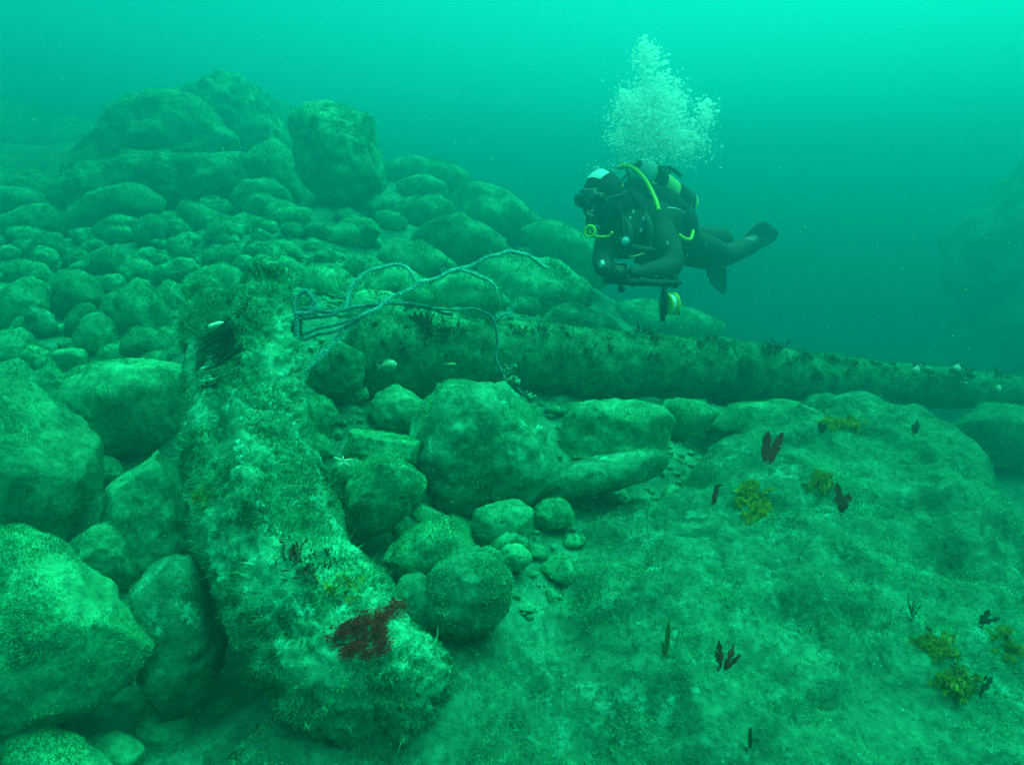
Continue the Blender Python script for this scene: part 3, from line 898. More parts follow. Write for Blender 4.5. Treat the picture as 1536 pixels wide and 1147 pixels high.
crack = np.abs(fbm(p3 * np.array([1.6, 2.6, 2.6]) + 31, 3))
bz = bz - 0.022 * np.exp(-(crack / 0.035) ** 2)
bv = np.c_[bxy, bz]
nbx, nby = len(bx), len(by)
ii = (np.arange(nby - 1)[:, None] * nbx + np.arange(nbx - 1)[None]).ravel()
bf = np.stack([ii, ii + 1, ii + nbx + 1, ii + nbx], 1)
ok = (sdf[bf] > -0.32).all(1)
bf = bf[ok]
used = np.unique(bf)
remap = np.full(len(bv), -1); remap[used] = np.arange(len(used))
bv, bf = bv[used], remap[bf]
borg = np.array([1.0, 1.6, -1.3])
big = obj("boulder", mesh_np("boulder", bv - borg, bf), M_BOULD, None, tuple(borg))
tag(big, "huge turf-covered boulder filling the lower right of the picture", "boulder")
bt = np.concatenate([bf[:, [0, 1, 2]], bf[:, [0, 2, 3]]])
c3 = bv[bt].mean(1)
vis = (c3[:, 1] > 0.75) & (c3[:, 0] < 1.9)
turf(bv, bt[vis], 150000, 0.0085, 0.0017, 501, M_TURF_PALE, big, patch=5.0, cut=0.02, seg2=True, origin=borg, up=0.5)
turf(bv, bt[vis], 22000, 0.013, 0.0022, 503, M_TURF_DARK, big, name="dark_turf", patch=3.4, cut=0.30, seg2=True, origin=borg, up=0.4)
turf(bv, bt[vis & (c3[:, 0] > 0.8)], 7000, 0.026, 0.0022, 502, M_TURF, big, patch=3.0, cut=0.35, seg2=True, origin=borg, up=0.8)


def big_z(x, y):
    """height of the big boulder at a spot"""
    j = np.argmin((bv[:, 0] - x) ** 2 + (bv[:, 1] - y) ** 2)
    return bv[j].copy()


def on_big(u, v):
    """where the line of sight of photo pixel (u, v) meets the big boulder"""
    d = P(u, v, 1.0)
    d /= np.linalg.norm(d)
    t = bv @ d
    off = np.linalg.norm(bv - t[:, None] * d, axis=1)
    c = np.where(off < 0.014)[0]
    if len(c) == 0:
        return bv[np.argmin(off)].copy()
    return bv[c[np.argmin(t[c])]].copy()


# ------------------------------------------------------------------ swept iron: anchor arm and shank
def sweep(left, right, thickness, ridge, nsec=150, nring=96, seed=0, amp=1.0):
    L, R, T, G = spline(left, nsec), spline(right, nsec), spline(np.asarray(thickness)[:, None], nsec)[:, 0], spline(np.asarray(ridge)[:, None], nsec)[:, 0]
    C = (L + R) / 2
    ax = np.gradient(C, axis=0)
    ax /= np.linalg.norm(ax, axis=1)[:, None]
    W = (R - L) / 2
    hw = np.linalg.norm(W, axis=1)
    wn = W / hw[:, None]
    fn = np.cross(wn, ax)
    fn /= np.linalg.norm(fn, axis=1)[:, None]
    flip = np.sign((fn * C).sum(1))             # face away from the viewer side -> turn to face it
    fn = -fn * flip[:, None]
    th = np.linspace(0, 2 * math.pi, nring, endpoint=False)
    ct, st = np.cos(th), np.sin(th)
    V = []
    for i in range(nsec):
        bul = T[i] * st * (1 + G[i] * np.exp(-(ct / 0.22) ** 2) * (st > 0))
        V.append(C[i] + (hw[i] * np.sign(ct) * np.abs(ct) ** 0.9)[:, None] * wn[i] + bul[:, None] * fn[i])
    V = np.concatenate(V)
    idx = np.arange(nsec * nring).reshape(nsec, nring)
    a = idx[:-1]
    q = np.stack([a, np.roll(a, -1, 1), np.roll(idx[1:], -1, 1), idx[1:]], -1).reshape(-1, 4)
    t = np.concatenate([q[:, [0, 1, 2]], q[:, [0, 2, 3]]])
    cc = np.repeat(C, nring, axis=0)
    out = V - cc
    out /= np.maximum(np.linalg.norm(out, axis=1), 1e-6)[:, None]
    V = V + out * (amp * (0.022 * fbm(V * 5 + seed, 3) + 0.020 * (0.32 - np.abs(fbm(V * 13 + seed, 3, 0.6))) + 0.008 * fbm(V * 44 + seed, 3, 0.6)))[:, None]
    # rounded ends
    n0 = len(V)
    V = np.concatenate([V, [V[:nring].mean(0) - ax[0] * 0.03], [V[-nring - 0:].mean(0) + ax[-1] * 0.03]])
    k = np.arange(nring)
    t = np.concatenate([t, np.stack([np.full(nring, n0), np.roll(k, -1), k], 1),
                        np.stack([np.full(nring, n0 + 1), idx[-1], np.roll(idx[-1], -1)], 1)])
    nr, _ = tri_normals(V, t)
    if ((nr * (V[t].mean(1) - V.mean(0))).sum(1)).mean() < 0:
        t = t[:, ::-1]
    return V, np.ascontiguousarray(t)


arm_sec = [  # left u, v ; right u, v ; distance ; half thickness ; central ridge
    (374, 414, 436, 410, 2.12, 0.07, 0.2), (352, 450, 449, 448, 2.06, 0.10, 0.4), (325, 500, 454, 496, 1.98, 0.12, 0.5), (296, 560, 462, 556, 1.88, 0.13, 0.5),
    (270, 620, 474, 622, 1.78, 0.14, 0.4), (268, 690, 490, 694, 1.68, 0.145, 0.35), (274, 760, 512, 755, 1.58, 0.15, 0.3), (288, 830, 545, 815, 1.48, 0.15, 0.25),
    (312, 900, 596, 866, 1.40, 0.15, 0.2), (345, 965, 625, 925, 1.33, 0.14, 0.15), (385, 1020, 668, 970, 1.28, 0.13, 0.1), (435, 1068, 682, 1005, 1.27, 0.11, 0.05), (505, 1106, 672, 1040, 1.30, 0.09, 0.0)]
av, af = sweep([P(s[0] + 0.055 * (s[2] - s[0]), s[1], s[4]) for s in arm_sec], [P(s[2] - 0.055 * (s[2] - s[0]), s[3], s[4]) for s in arm_sec], [s[5] * 0.8 for s in arm_sec], [s[6] for s in arm_sec], 190, 120, 3)
# hollow behind the flange on the upper left of the arm
rel = av @ FWD
au, avv = 768 + av @ RGT / rel * F_PX, 573.5 - av @ UPV / rel * F_PX
front = rel < 2.0
dent = np.exp(-((au - 326) / 24) ** 2 - ((avv - 522) / 36) ** 2) * front
av = av + FWD * (0.10 * dent)[:, None]
aorg = av.mean(0); aorg[2] = av[:, 2].min()
arm = obj("anchor", mesh_np("anchor", av - aorg, af), M_ARM, None, tuple(aorg))
tag(arm, "broad curved anchor arm, shaggy with pale growth, leaning over the stones", "anchor")
turf(av, af, 110000, 0.0095, 0.0018, 601, M_TURF_PALE, arm, patch=7.0, cut=-0.1, seg2=True, minz=-0.7, origin=aorg, up=0.2)
turf(av, af, 12000, 0.011, 0.0020, 605, M_TURF_DARK, arm, name="dark_turf", patch=8.0, cut=0.30, seg2=True, minz=-0.5, origin=aorg, up=0.1)
turf(av, af, 2200, 0.024, 0.0026, 602, M_TURF, arm, name="algae_tufts", patch=9.0, cut=0.35, seg2=True, minz=-0.5, origin=aorg, up=0.1)
# upright flange along the upper left of the arm, open behind, where strands hang
fl = [(372, 425, 420, 425, 2.16), (330, 428, 372, 440, 2.14), (290, 455, 340, 460, 2.10), (283, 500, 318, 505, 2.03), (280, 550, 312, 560, 1.95), (274, 600, 312, 605, 1.86)]
fl = [(300, 418, 330, 420, 2.2, .03, 0), (286, 445, 336, 447, 2.15, .05, 0), (281, 490, 326, 492, 2.08, .055, 0), (280, 535, 312, 540, 2.0, .05, 0), (274, 590, 310, 596, 1.9, .05, 0)]
fv, ff_ = sweep([P(s[0], s[1], s[4]) for s in fl], [P(s[2], s[3], s[4]) for s in fl], [s[5] for s in fl], [s[6] for s in fl], 60, 48, 8, 0.8)
fo = obj("flange", mesh_np("flange", fv - aorg, ff_), M_ARM, arm)
turf(fv, ff_, 9000, 0.018, 0.0022, 603, M_TURF_PALE, fo, seg2=True, minz=-0.7, origin=aorg)

shank_sec = [(528, 484, 594, 2.33), (545, 474, 598, 2.35), (600, 473, 598, 2.42), (700, 479, 597, 2.55), (800, 485, 596, 2.69), (850, 489, 597, 2.76), (920, 496, 595, 2.86), (1000, 504, 596, 2.98),
             (1060, 509, 600, 3.07), (1085, 509, 607, 3.10), (1115, 515, 602, 3.15), (1200, 526, 608, 3.28), (1300, 540, 611, 3.43), (1400, 549, 611, 3.58), (1536, 566, 616, 3.80), (1680, 580, 622, 4.05)]
sv, sf = sweep([P(s[0], s[1], s[3]) for s in shank_sec], [P(s[0], s[2], s[3]) for s in shank_sec], [(s[2] - s[1]) * s[3] / F_PX / 2 for s in shank_sec], [0] * len(shank_sec), 320, 64, 11, 0.6)
sorg = sv.mean(0); sorg[2] = sv[:, 2].min()
shank = obj("anchor", mesh_np("anchor", sv - sorg, sf), M_SHANK, None, tuple(sorg))
tag(shank, "long round encrusted anchor shank lying across the stones into the distance", "anchor")
turf(sv, sf, 26000, 0.012, 0.0032, 611, M_TURF, shank, patch=6.0, cut=-0.05, minz=0.15, origin=sorg, up=0.3)  # paler turf on top only: the lit upper side put into the colour
turf(sv, sf, 36000, 0.014, 0.0032, 612, M_TURF_DARK, shank, name="dark_turf", patch=5.0, cut=-0.1, minz=-0.9, origin=sorg, up=0.0)  # darker turf: shade of the sides and underside put into the colour


# ------------------------------------------------------------------ small life and litter
def hit(verts, u, v, lift=0.0, tol=0.012):
    """where the line of sight of photo pixel (u, v) first meets a surface"""
    d = P(u, v, 1.0)
    d = d / np.linalg.norm(d)
    t = verts @ d
    off = np.linalg.norm(verts - t[:, None] * d, axis=1)
    c = np.where(off < tol)[0]
    j = c[np.argmin(t[c])] if len(c) else np.argmin(off)
    return verts[j] + np.array([0, 0, lift])


def rope(pts, radius, label, mat, strands=3, turns=26, n=160, fray=0, seed=0, name="rope"):
    path = spline([P(*p) for p in pts], n)
    rs = np.random.RandomState(seed)
    path = path + 0.009 * np.stack([perlin(path * 14 + 3 + seed), perlin(path * 14 + 13 + seed), perlin(path * 14 + 23 + seed)], 1)
    t = np.gradient(path, axis=0)
    t /= np.linalg.norm(t, axis=1)[:, None]
    a = np.cross(t, [0.13, 0.2, 0.97]); a /= np.linalg.norm(a, axis=1)[:, None]
    b = np.cross(t, a)
    mb = MB()
    org = path[0]
    for k in range(strands):
        ph = np.linspace(0, turns * 0.62 * 2 * math.pi, n) + 2 * math.pi * k / strands
        q = path + radius * 0.62 * (np.cos(ph)[:, None] * a + np.sin(ph)[:, None] * b)
        mb.tube(q - org, radius * 0.52, 6)
    for k in range(fray):
        i = rs.randint(3, n - 3)
        dr = rs.normal(size=3); dr /= np.linalg.norm(dr)
        q0 = path[i] - org
        ln = radius * rs.uniform(1.6, 5.5)
        mb.tube([q0, q0 + dr * ln * 0.6, q0 + dr * ln + np.array([0, 0, -0.3 * ln])], [radius * 0.2, radius * 0.16, radius * 0.05], 4)
    o = mb.build(name, mat)
    o.location = tuple(org)
    tag(o, label, "rope", "ropes tangled round the anchor")
    return o


rope([(455, 562, 1.93), (480, 535, 1.95), (520, 495, 2.0), (560, 465, 2.05), (610, 436, 2.1), (660, 414, 2.15), (700, 401, 2.2), (740, 384, 2.24), (768, 379, 2.27), (795, 385, 2.3), (820, 403, 2.33)],
     0.0068, "longest blue rope, rising in an arch over the shank with a free end", M_ROPE, turns=55, n=420, fray=160, seed=1)
rope([(690, 406, 2.19), (715, 413, 2.2), (735, 423, 2.2), (746, 434, 2.2)], 0.0056, "short rope end branching down from the long arching rope", M_ROPE, turns=12, n=80, fray=70, seed=2)
rope([(520, 462, 2.05), (526, 440, 2.08), (538, 418, 2.1), (556, 404, 2.12), (578, 399, 2.13), (602, 399, 2.13), (615, 407, 2.12), (622, 421, 2.1)], 0.0056, "rope bent in a small upright loop before the dark boulder", M_ROPE, turns=24, n=160, fray=220, seed=3)
rope([(452, 462, 2.0), (478, 468, 2.0), (505, 468, 2.02), (545, 459, 2.08), (590, 454, 2.15), (630, 460, 2.2), (660, 470, 2.25), (680, 472, 2.27)], 0.0056, "dark rope running level from the tangle onto the shank", M_ROPE_D, turns=30, n=200, fray=60, seed=4)
rope([(448, 480, 2.0), (490, 472, 2.0), (530, 462, 2.05), (570, 455, 2.1), (620, 457, 2.17), (655, 462, 2.22), (690, 465, 2.3), (712, 464, 2.36), (733, 474, 2.40), (744, 490, 2.40), (745, 520, 2.40), (746, 545, 2.39), (755, 562, 2.35), (772, 578, 2.28), (798, 603, 2.26)],
     0.0052, "dark rope along the shank's top that hangs down its side", M_ROPE_D, turns=50, n=320, fray=90, seed=5)
rope([(452, 500, 1.98), (490, 490, 1.98), (530, 478, 2.0), (562, 464, 2.05)], 0.0048, "thin dark rope sagging from the tangle below the level one", M_ROPE_D, turns=16, n=100, fray=30, seed=6)
rope([(455, 508, 1.97), (500, 497, 1.97), (540, 482, 2.02)], 0.005, "thinnest lowest rope strand of the tangle beside the wedged stone", M_ROPE_D, turns=14, n=80, fray=20, seed=7)
rope([(442, 470, 1.98), (444, 452, 2.0), (455, 438, 2.02), (466, 440, 2.02), (472, 452, 2.0), (470, 466, 1.98), (456, 470, 1.97), (444, 474, 1.96), (446, 500, 1.95), (447, 530, 1.93), (452, 552, 1.92), (457, 566, 1.91)],
     0.0075, "rope coiled once at the tangle and hanging along the arm", M_ROPE_D, turns=30, n=220, fray=60, seed=8)
rope([(745, 480, 2.38), (756, 472, 2.37), (768, 468, 2.37), (774, 457, 2.36)], 0.0045, "short twig-like rope end standing off the hanging rope", M_ROPE, turns=8, n=60, fray=30, seed=9)
rope([(452, 566, 1.9), (470, 548, 1.92), (480, 530, 1.93), (487, 524, 1.94)], 0.005, "short pale rope stub in front of the wedged stone", M_ROPE, turns=8, n=60, fray=30, seed=10)

M_SPONGE = plain("sponge", (0.08, 0.24, 0.14), 0.9, noise=0.4, scale=60)
for k, (u, v, d, r, lb) in enumerate([(764, 556, 2.3, 0.022, "upper knobbly sponge growing on the hanging rope"), (770, 572, 2.28, 0.026, "middle knobbly sponge growing on the hanging rope"), (795, 594, 2.25, 0.018, "lowest small sponge at the hanging rope's foot")]):
    mb = MB()
    c = P(u, v, d)
    rs = np.random.RandomState(k)
    for j in range(16):
        mb.ball(rs.normal(size=3) * r * 0.42, r * rs.uniform(0.22, 0.5), 2)
    o = mb.build("sponge", M_SPONGE); o.location = tuple(c)
    tag(o, lb, "sponge", "sponges on the rope")


def leaf(base, tip, width, bend=0.0, lobes=0, seed=0, n=14, side=None):
    """a flat frond blade with a midrib and wavy edge"""
    base, tip = np.asarray(base, float), np.asarray(tip, float)
    ax = tip - base
    L = np.linalg.norm(ax)
    ax = ax / L
    rs = np.random.RandomState(seed)
    if side is None:
        side = np.cross(ax, FWD + rs.normal(scale=0.35, size=3))
    side = side / np.linalg.norm(side)
    nrm = np.cross(side, ax)
    V, Fc = [], []
    for i in range(n + 1):
        t = i / n
        w = width * (math.sin(math.pi * min(1, t * 0.86 + 0.10)) ** 0.8) * (1 + (0.25 * math.sin(t * 19 + seed) if lobes else 0.08 * math.sin(t * 11)))
        c = base + ax * L * t + nrm * bend * L * t * t
        z = nrm * width * 0.25 * math.sin(t * 13 + seed)
        V += [c - side * w + z, c + nrm * 0.0015, c + side * w - z]
    for i in range(n):
        a = i * 3
        Fc += [(a, a + 1, a + 4, a + 3), (a + 1, a + 2, a + 5, a + 4)]
    return V, Fc


def frond(spec, label, mat, cat="seaweed", group="fronds on the big boulder", surf=None):
    """spec: list of (base u, v, tip u, v, half width px, lobes); base sits on the surface"""
    u0, v0 = spec[0][0], spec[0][1]
    b = hit(surf if surf is not None else bv, u0, v0)
    d0 = float(b @ FWD)
    mb = MB()
    for k, (bu, b_v, tu, t_v, w, lob) in enumerate(spec):
        p0, p1 = P(bu, b_v, d0), P(tu, t_v, d0 + 0.01 * (k % 3 - 1))
        V, Fc = leaf(p0 - b, p1 - b, w * d0 / F_PX, 0.08 * (-1) ** k, lob, k + int(u0))
        mb.add(V, Fc)
        if lob:
            mb.tube([p0 - b, (p0 * 0.6 + p1 * 0.4) - b], [0.0022, 0.0012], 5)
    mb.tube([np.array([0, 0, -0.012]), np.array([0, 0, 0.004])], 0.003, 6)
    o = mb.build("seaweed_frond", mat); o.location = tuple(b)
    tag(o, label, cat, group)


frond([(1147, 692, 1151, 646, 7, 0), (1155, 692, 1173, 648, 6.5, 0), (1149, 712, 1148, 688, 1.5, 0), (1149, 712, 1156, 690, 1.5, 0)], "pair of upright dark red leaf blades on top of the big boulder", M_REDWEED)
frond([(1262, 768, 1257, 725, 6, 1), (1263, 768, 1272, 738, 5, 1), (1264, 768, 1282, 742, 4, 1)], "dark three-bladed frond right of the leaf pair", M_DARKWEED)
frond([(1070, 756, 1076, 726, 4, 0), (1071, 730, 1084, 727, 2, 0)], "narrow dark frond left of the yellow ruffled weed", M_DARKWEED)
frond([(1081, 1000, 1080, 961, 5, 1), (1082, 1000, 1074, 975, 4, 1), (1086, 1004, 1104, 966, 5, 1), (1088, 1004, 1112, 980, 3, 1)], "forked dark red sprig low on the boulder's middle", M_DARKWEED)
frond([(999, 982, 1004, 932, 4, 0), (998, 985, 992, 960, 3, 0)], "thin olive blade left of the forked dark red sprig", turf_mat("olive_weed", (0.06, 0.08, 0.02), (0.16, 0.2, 0.05), 30, 0.2))
frond([(1125, 1122, 1126, 1092, 3.5, 0)], "single thin dark blade near the bottom edge", M_BLACKWEED)
frond([(1368, 924, 1363, 899, 1.6, 0), (1368, 924, 1369, 898, 1.6, 0), (1370, 924, 1375, 902, 1.6, 0), (1371, 924, 1380, 906, 1.6, 0)], "small dark fan of bristles above the yellow patches at right", M_BLACKWEED)
frond([(1373, 650, 1377, 630, 4, 0), (1372, 650, 1368, 636, 3, 0)], "small dark tuft near the boulder's far right rim", M_BLACKWEED)
frond([(1233, 648, 1230, 632, 4, 1), (1234, 648, 1238, 634, 3, 1)], "small dark tuft beside the far yellow weed", M_BLACKWEED)
frond([(908, 740, 904, 728, 2, 0), (909, 740, 915, 730, 2, 0)], "tiny dark sprig near the long low pale stone", M_BLACKWEED)
frond([(1470, 1040, 1490, 1015, 4, 1), (1470, 1040, 1478, 1008, 4, 1)], "dark frayed sprig near the lower right corner", M_BLACKWEED)
frond([(1470, 935, 1485, 915, 5, 1), (1472, 935, 1500, 925, 4, 1)], "dark frayed sprig right of the yellow patches", M_BLACKWEED)


def ruffle(u, v, ru, rv, count, label, seed, mat=None, hgt=0.016):
    """a clump of tightly curled ribbon weed"""
    mat = mat or M_YELLOW
    b = hit(bv, u, v)
    rs = np.random.RandomState(seed)
    mb = MB()
    for k in range(count):
        t, q = rs.uniform(0, 6.28), math.sqrt(rs.rand())
        p = hit(bv, u + ru * q * math.cos(t), v + rv * q * math.sin(t)) - b
        th = rs.uniform(0, 6.28)
        c, n = p + np.array([0, 0, 0.006 * rs.rand()]), 11
        V = []
        for i in range(n):
            th += rs.normal(scale=0.9)
            c = c + np.array([math.cos(th), math.sin(th), rs.normal(scale=0.2)]) * 0.0045
            wv = 0.004 * rs.normal(size=3)
            h = hgt * (0.5 + 0.5 * rs.rand()) * math.sin(math.pi * (i + 1) / (n + 1)) ** 0.4
            V += [c + np.array([0, 0, -0.006]), c + wv * 0.6 + np.array([0, 0, h * 0.6]), c + wv * 1.3 + np.array([0, 0, h])]
        Fc = []
        for i in range(n - 1):
            a = i * 3
            Fc += [(a, a + 3, a + 4, a + 1), (a + 1, a + 4, a + 5, a + 2)]
        mb.add(V, Fc)
    o = mb.build("ruffled_weed", mat); o.location = tuple(b)
    tag(o, label, "seaweed", "yellow ruffled weeds on the big boulder")


M_YDIM = turf_mat("olive_yellow_weed", (0.20, 0.20, 0.03), (0.50, 0.46, 0.06), 30, 0.3)
ruffle(1130, 752, 19, 27, 60, "bright yellow ruffled weed clump below the leaf pair", 21, hgt=0.016)
ruffle(1236, 722, 17, 15, 30, "dull yellow ruffled weed between the leaf pair and three-bladed frond", 22, M_YDIM, 0.012)
ruffle(1268, 636, 36, 8, 55, "wide yellow ruffled weed on the boulder's far rim", 23, hgt=0.016)
ruffle(1405, 965, 13, 24, 34, "yellow ruffled weed at right, upper of the corner patches", 24, M_YDIM, 0.012)
ruffle(1432, 1028, 22, 16, 34, "yellow ruffled weed low at right, under the upper patch", 25, M_YDIM, 0.012)
ruffle(1510, 965, 16, 22, 22, "yellow ruffled weed cut by the right edge", 26, M_YDIM, 0.012)

# red weed on the arm
arm_all = np.concatenate([av, fv])
rw = np.array([(495, 955), (508, 938), (530, 925), (548, 915), (575, 910), (606, 902), (612, 912), (588, 922), (570, 930), (578, 950), (575, 968), (550, 980), (525, 982), (505, 972)], float)
rs = np.random.RandomState(77)
b = hit(av, 545, 945)
V, Fc, n = [], [], 0
while n < 3000:
    q = np.array([rs.uniform(493, 614), rs.uniform(900, 984)])
    if poly_sdf(q[None], rw)[0] < 0:
        continue
    p = hit(av, q[0], q[1]) - b + rs.normal(scale=0.006, size=3) * np.array([1, 1, 0.6])
    fd = float((p + b) @ FWD)
    dr = np.array([0.9, -0.1, 0.35]) + rs.normal(scale=0.35, size=3)
    dr /= np.linalg.norm(dr)
    sdv = np.cross(dr, rs.normal(size=3)); sdv /= np.linalg.norm(sdv)
    ln, w = rs.uniform(0.007, 0.017), rs.uniform(0.0007, 0.0016)
    i = len(V)
    V += [p, p + dr * ln * 0.5 + sdv * w, p + dr * ln, p + dr * ln * 0.5 - sdv * w]
    Fc.append((i, i + 1, i + 2, i + 3))
    n += 1
o = MB().add(V, Fc).build("red_seaweed", M_REDWEED); o.location = tuple(b)
tag(o, "bushy dark red seaweed spread over the lower right of the anchor arm", "seaweed")
for (u, v, cnt, spread, mat, lb) in [(440, 825, 70, 10, M_DARKWEED, "small dark red weed tuft above the dark patch on the arm"), (300, 740, 60, 8, M_YDIM, "small olive weed spot on the arm's left edge"),
                                     (515, 878, 120, 18, M_YDIM, "yellow-green weed spot on the arm right of the dark patch"), (470, 845, 140, 22, M_BLACKWEED, "dark weed patch in the middle of the lower arm"),
                                     (400, 408, 160, 22, M_BLACKWEED, "dark fringe of weed on the arm's upper tip"), (366, 470, 60, 7, M_BLACKWEED, "dark vertical weed streak near the arm's upper ridge")]:
    b = hit(av, u, v)
    V, Fc = [], []
    for k in range(cnt):
        p = hit(av, u + rs.normal() * spread, v + rs.normal() * spread * (0.7 if u != 366 else 2.5) if v != 408 else v + rs.normal() * 4) - b
        dr = np.array([0, -0.5, 0.6]) + rs.normal(scale=0.5, size=3); dr /= np.linalg.norm(dr)
        sdv = np.cross(dr, rs.normal(size=3)); sdv /= np.linalg.norm(sdv)
        ln, w = rs.uniform(0.012, 0.028), rs.uniform(0.0015, 0.003)
        i = len(V)
        V += [p, p + dr * ln * 0.5 + sdv * w, p + dr * ln, p + dr * ln * 0.5 - sdv * w]
        Fc.append((i, i + 1, i + 2, i + 3))
    o = MB().add(V, Fc).build("weed_tuft", mat); o.location = tuple(b)
    tag(o, lb, "seaweed")

# strands hanging in the recess behind the arm's flange, with a pale scrap caught in them
b = hit(arm_all, 345, 500)


def near_arm(u, v, lift):
    p = hit(arm_all, u, v, tol=0.015)
    return p - p / np.linalg.norm(p) * lift


mb = MB()
for k in range(60):
    y0 = rs.uniform(478, 558)
    u0, u2 = rs.uniform(338, 366), rs.uniform(288, 312)
    y2 = y0 + rs.uniform(10, 40)
    p0, p2 = near_arm(u0, y0, 0.004), near_arm(u2, y2, 0.004)
    p1 = (p0 + p2) / 2 + np.array([0, 0.0, rs.uniform(-0.03, 0.0)])
    mb.tube(spline([p0 - b, p1 - b, p2 - b], 9), np.linspace(0.0032, 0.0010, 9), 5)
o = mb.build("hanging_weed", M_BLACKWEED); o.location = tuple(b)
tag(o, "dark strands of weed draped over the arm's upper left recess", "seaweed")
p0, p1 = near_arm(313, 491, 0.014), near_arm(337, 484, 0.014)
dm = 0.5 * (float(p0 @ FWD) + float(p1 @ FWD)) - 0.03
p0, p1 = P(313, 491, dm), P(337, 484, dm + 0.01)
c = (p0 + p1) / 2
mb = MB().tube(spline([p0 - c, (p0 * 0.6 + p1 * 0.4) - c + np.array([0, 0, 0.002]), p1 - c], 10), [0.004, 0.0075, 0.008, 0.0085, 0.008, 0.008, 0.0085, 0.008, 0.006, 0.003], 10)
o = mb.build("plastic_tube", plain("pale_plastic", (0.85, 0.92, 0.70), 0.4)); o.location = tuple(c)
tag(o, "bright pale plastic tube caught among the dark weed strands", "litter")

# dark tufts along the shank (parts of its growth)
tuft_me = []
for k in range(4):
    V, Fc = [], []
    for j in range(22):
        dr = np.array([rs.normal(scale=0.5), rs.normal(scale=0.5), 0.8]); dr /= np.linalg.norm(dr)
        sdv = np.cross(dr, rs.normal(size=3)); sdv /= np.linalg.norm(sdv)
        p = rs.normal(scale=0.22, size=3) * np.array([1, 1, 0.2])
        ln, w = rs.uniform(0.5, 1.1), rs.uniform(0.05, 0.1)
        i = len(V)
        V += [p, p + dr * ln * 0.6 + sdv * w, p + dr * ln, p + dr * ln * 0.6 - sdv * w]
        Fc.append((i, i + 1, i + 2, i + 3))
    me = bpy.data.meshes.new("weed_tuft"); me.from_pydata([tuple(x) for x in V], [], Fc); me.materials.append(M_BLACKWEED)
    tuft_me.append(me)
st = np.array([(s[0], s[1], s[2], s[3]) for s in shank_sec], float)
for k in range(95):
    u = rs.uniform(550, 1500)
    top, bot = np.interp(u, st[:, 0], st[:, 1]), np.interp(u, st[:, 0], st[:, 2])
    v = top + (rs.uniform(-0.02, 0.12) if k % 3 else rs.uniform(0.12, 0.6)) * (bot - top)
    p = hit(sv, u, v, tol=0.02)
    o = obj("weed_tuft", tuft_me[k % 4], None, shank, tuple(p - sorg))
    s = 0.014 + 0.045 * rs.rand() ** 2
    o.scale = (s * 1.3, s * 1.3, s)
    o.rotation_euler = (rs.uniform(0, 0.6) if k % 3 else 1.0, rs.uniform(-0.3, 0.3), rs.uniform(-0.5, 0.5))


def hanger(u, v0, v1, d, label, w):
    b = P(u, v0, d)
    mb = MB()
    pts = spline([P(u, v0, d) - b, P(u + 3, (v0 * 2 + v1) / 3, d) - b, P(u - 2, (v0 + 2 * v1) / 3, d) - b, P(u - 1, v1, d) - b], 16)
    mb.tube(pts, np.linspace(w, w * 0.4, 16), 6)
    for k in range(14):
        i = rs.randint(1, 15)
        dr = np.array([rs.normal(), 0.4 * rs.normal(), -0.6]); dr /= np.linalg.norm(dr)
        V, Fc = leaf(pts[i], pts[i] + dr * rs.uniform(0.02, 0.045), w * rs.uniform(0.6, 1.2), 0.1, 1, k, 6)
        mb.add(V, Fc)
    o = mb.build("hanging_weed", M_BLACKWEED); o.location = tuple(b)
    tag(o, label, "seaweed", "weeds hanging under the shank")


hanger(1062, 592, 655, 2.98, "long dark weed hanging under the shank's collar", 0.011)
hanger(1100, 596, 612, 3.0, "short dark weed hanging under the shank right of the long one", 0.012)
# worn iron collar round the shank, part of it
cs = []
i0 = int(np.argmin(np.abs(sv[:-2].reshape(320, 64, 3).mean(1) @ RGT - P(1085, 560, 3.1)[0])))
ring = sv[:-2].reshape(320, 64, 3)
cc = ring.mean(1)
mb = MB()
for (k0, k1) in [(i0 - 7, i0 + 7)]:
    V = np.concatenate([cc[k] + (ring[k] - cc[k]) * (1.0 + 0.07 * math.sin(math.pi * (k - k0) / (k1 - k0)) ** 0.4 + 0.0) for k in range(k0, k1 + 1)])
    nn = k1 - k0 + 1
    Fc = [(a * 64 + j, a * 64 + (j + 1) % 64, (a + 1) * 64 + (j + 1) % 64, (a + 1) * 64 + j) for a in range(nn - 1) for j in range(64)]
    mb.add(V - sorg, Fc)
collar = mb.build("collar", M_SHANK, shank)
q = np.asarray(Fc)
turf(V, np.concatenate([q[:, [0, 1, 2]], q[:, [0, 2, 3]]]), 5000, 0.022, 0.004, 640, M_TURF_DARK, collar, minz=-1.1, origin=sorg, up=-0.6)

M_SQUIRT = plain("pale_squirt", (0.62, 0.68, 0.50), 0.6, noise=0.2)
for k, (u, v, r, lb) in enumerate([(1435, 552, 0.020, "pale sea squirt standing up on the shank near its far end"), (1371, 554, 0.018, "pale sea squirt flat on the shank's top, left of the standing one"),
                                   (1450, 578, 0.018, "pale sea squirt on the shank's side below the standing one"), (1500, 588, 0.015, "pale sea squirt nearest the far end of the shank")]):
    p = hit(sv, u, v, tol=0.02)
    mb = MB()
    vv, fc = ico(2)
    mb.add(vv * np.array([r, r, r * 1.3]) * (1 + 0.12 * fbm(vv * 2 + k, 2))[:, None] + np.array([0, -0.3 * r, 0.7 * r]), fc)
    mb.tube([np.array([0, 0, r * 1.2]), np.array([0.2 * r, -0.3 * r, r * 2.2])], [r * 0.5, r * 0.35], 8)
    o = mb.build("sea_squirt", M_SQUIRT); o.location = tuple(p)
    tag(o, lb, "sea squirt", "sea squirts on the shank")

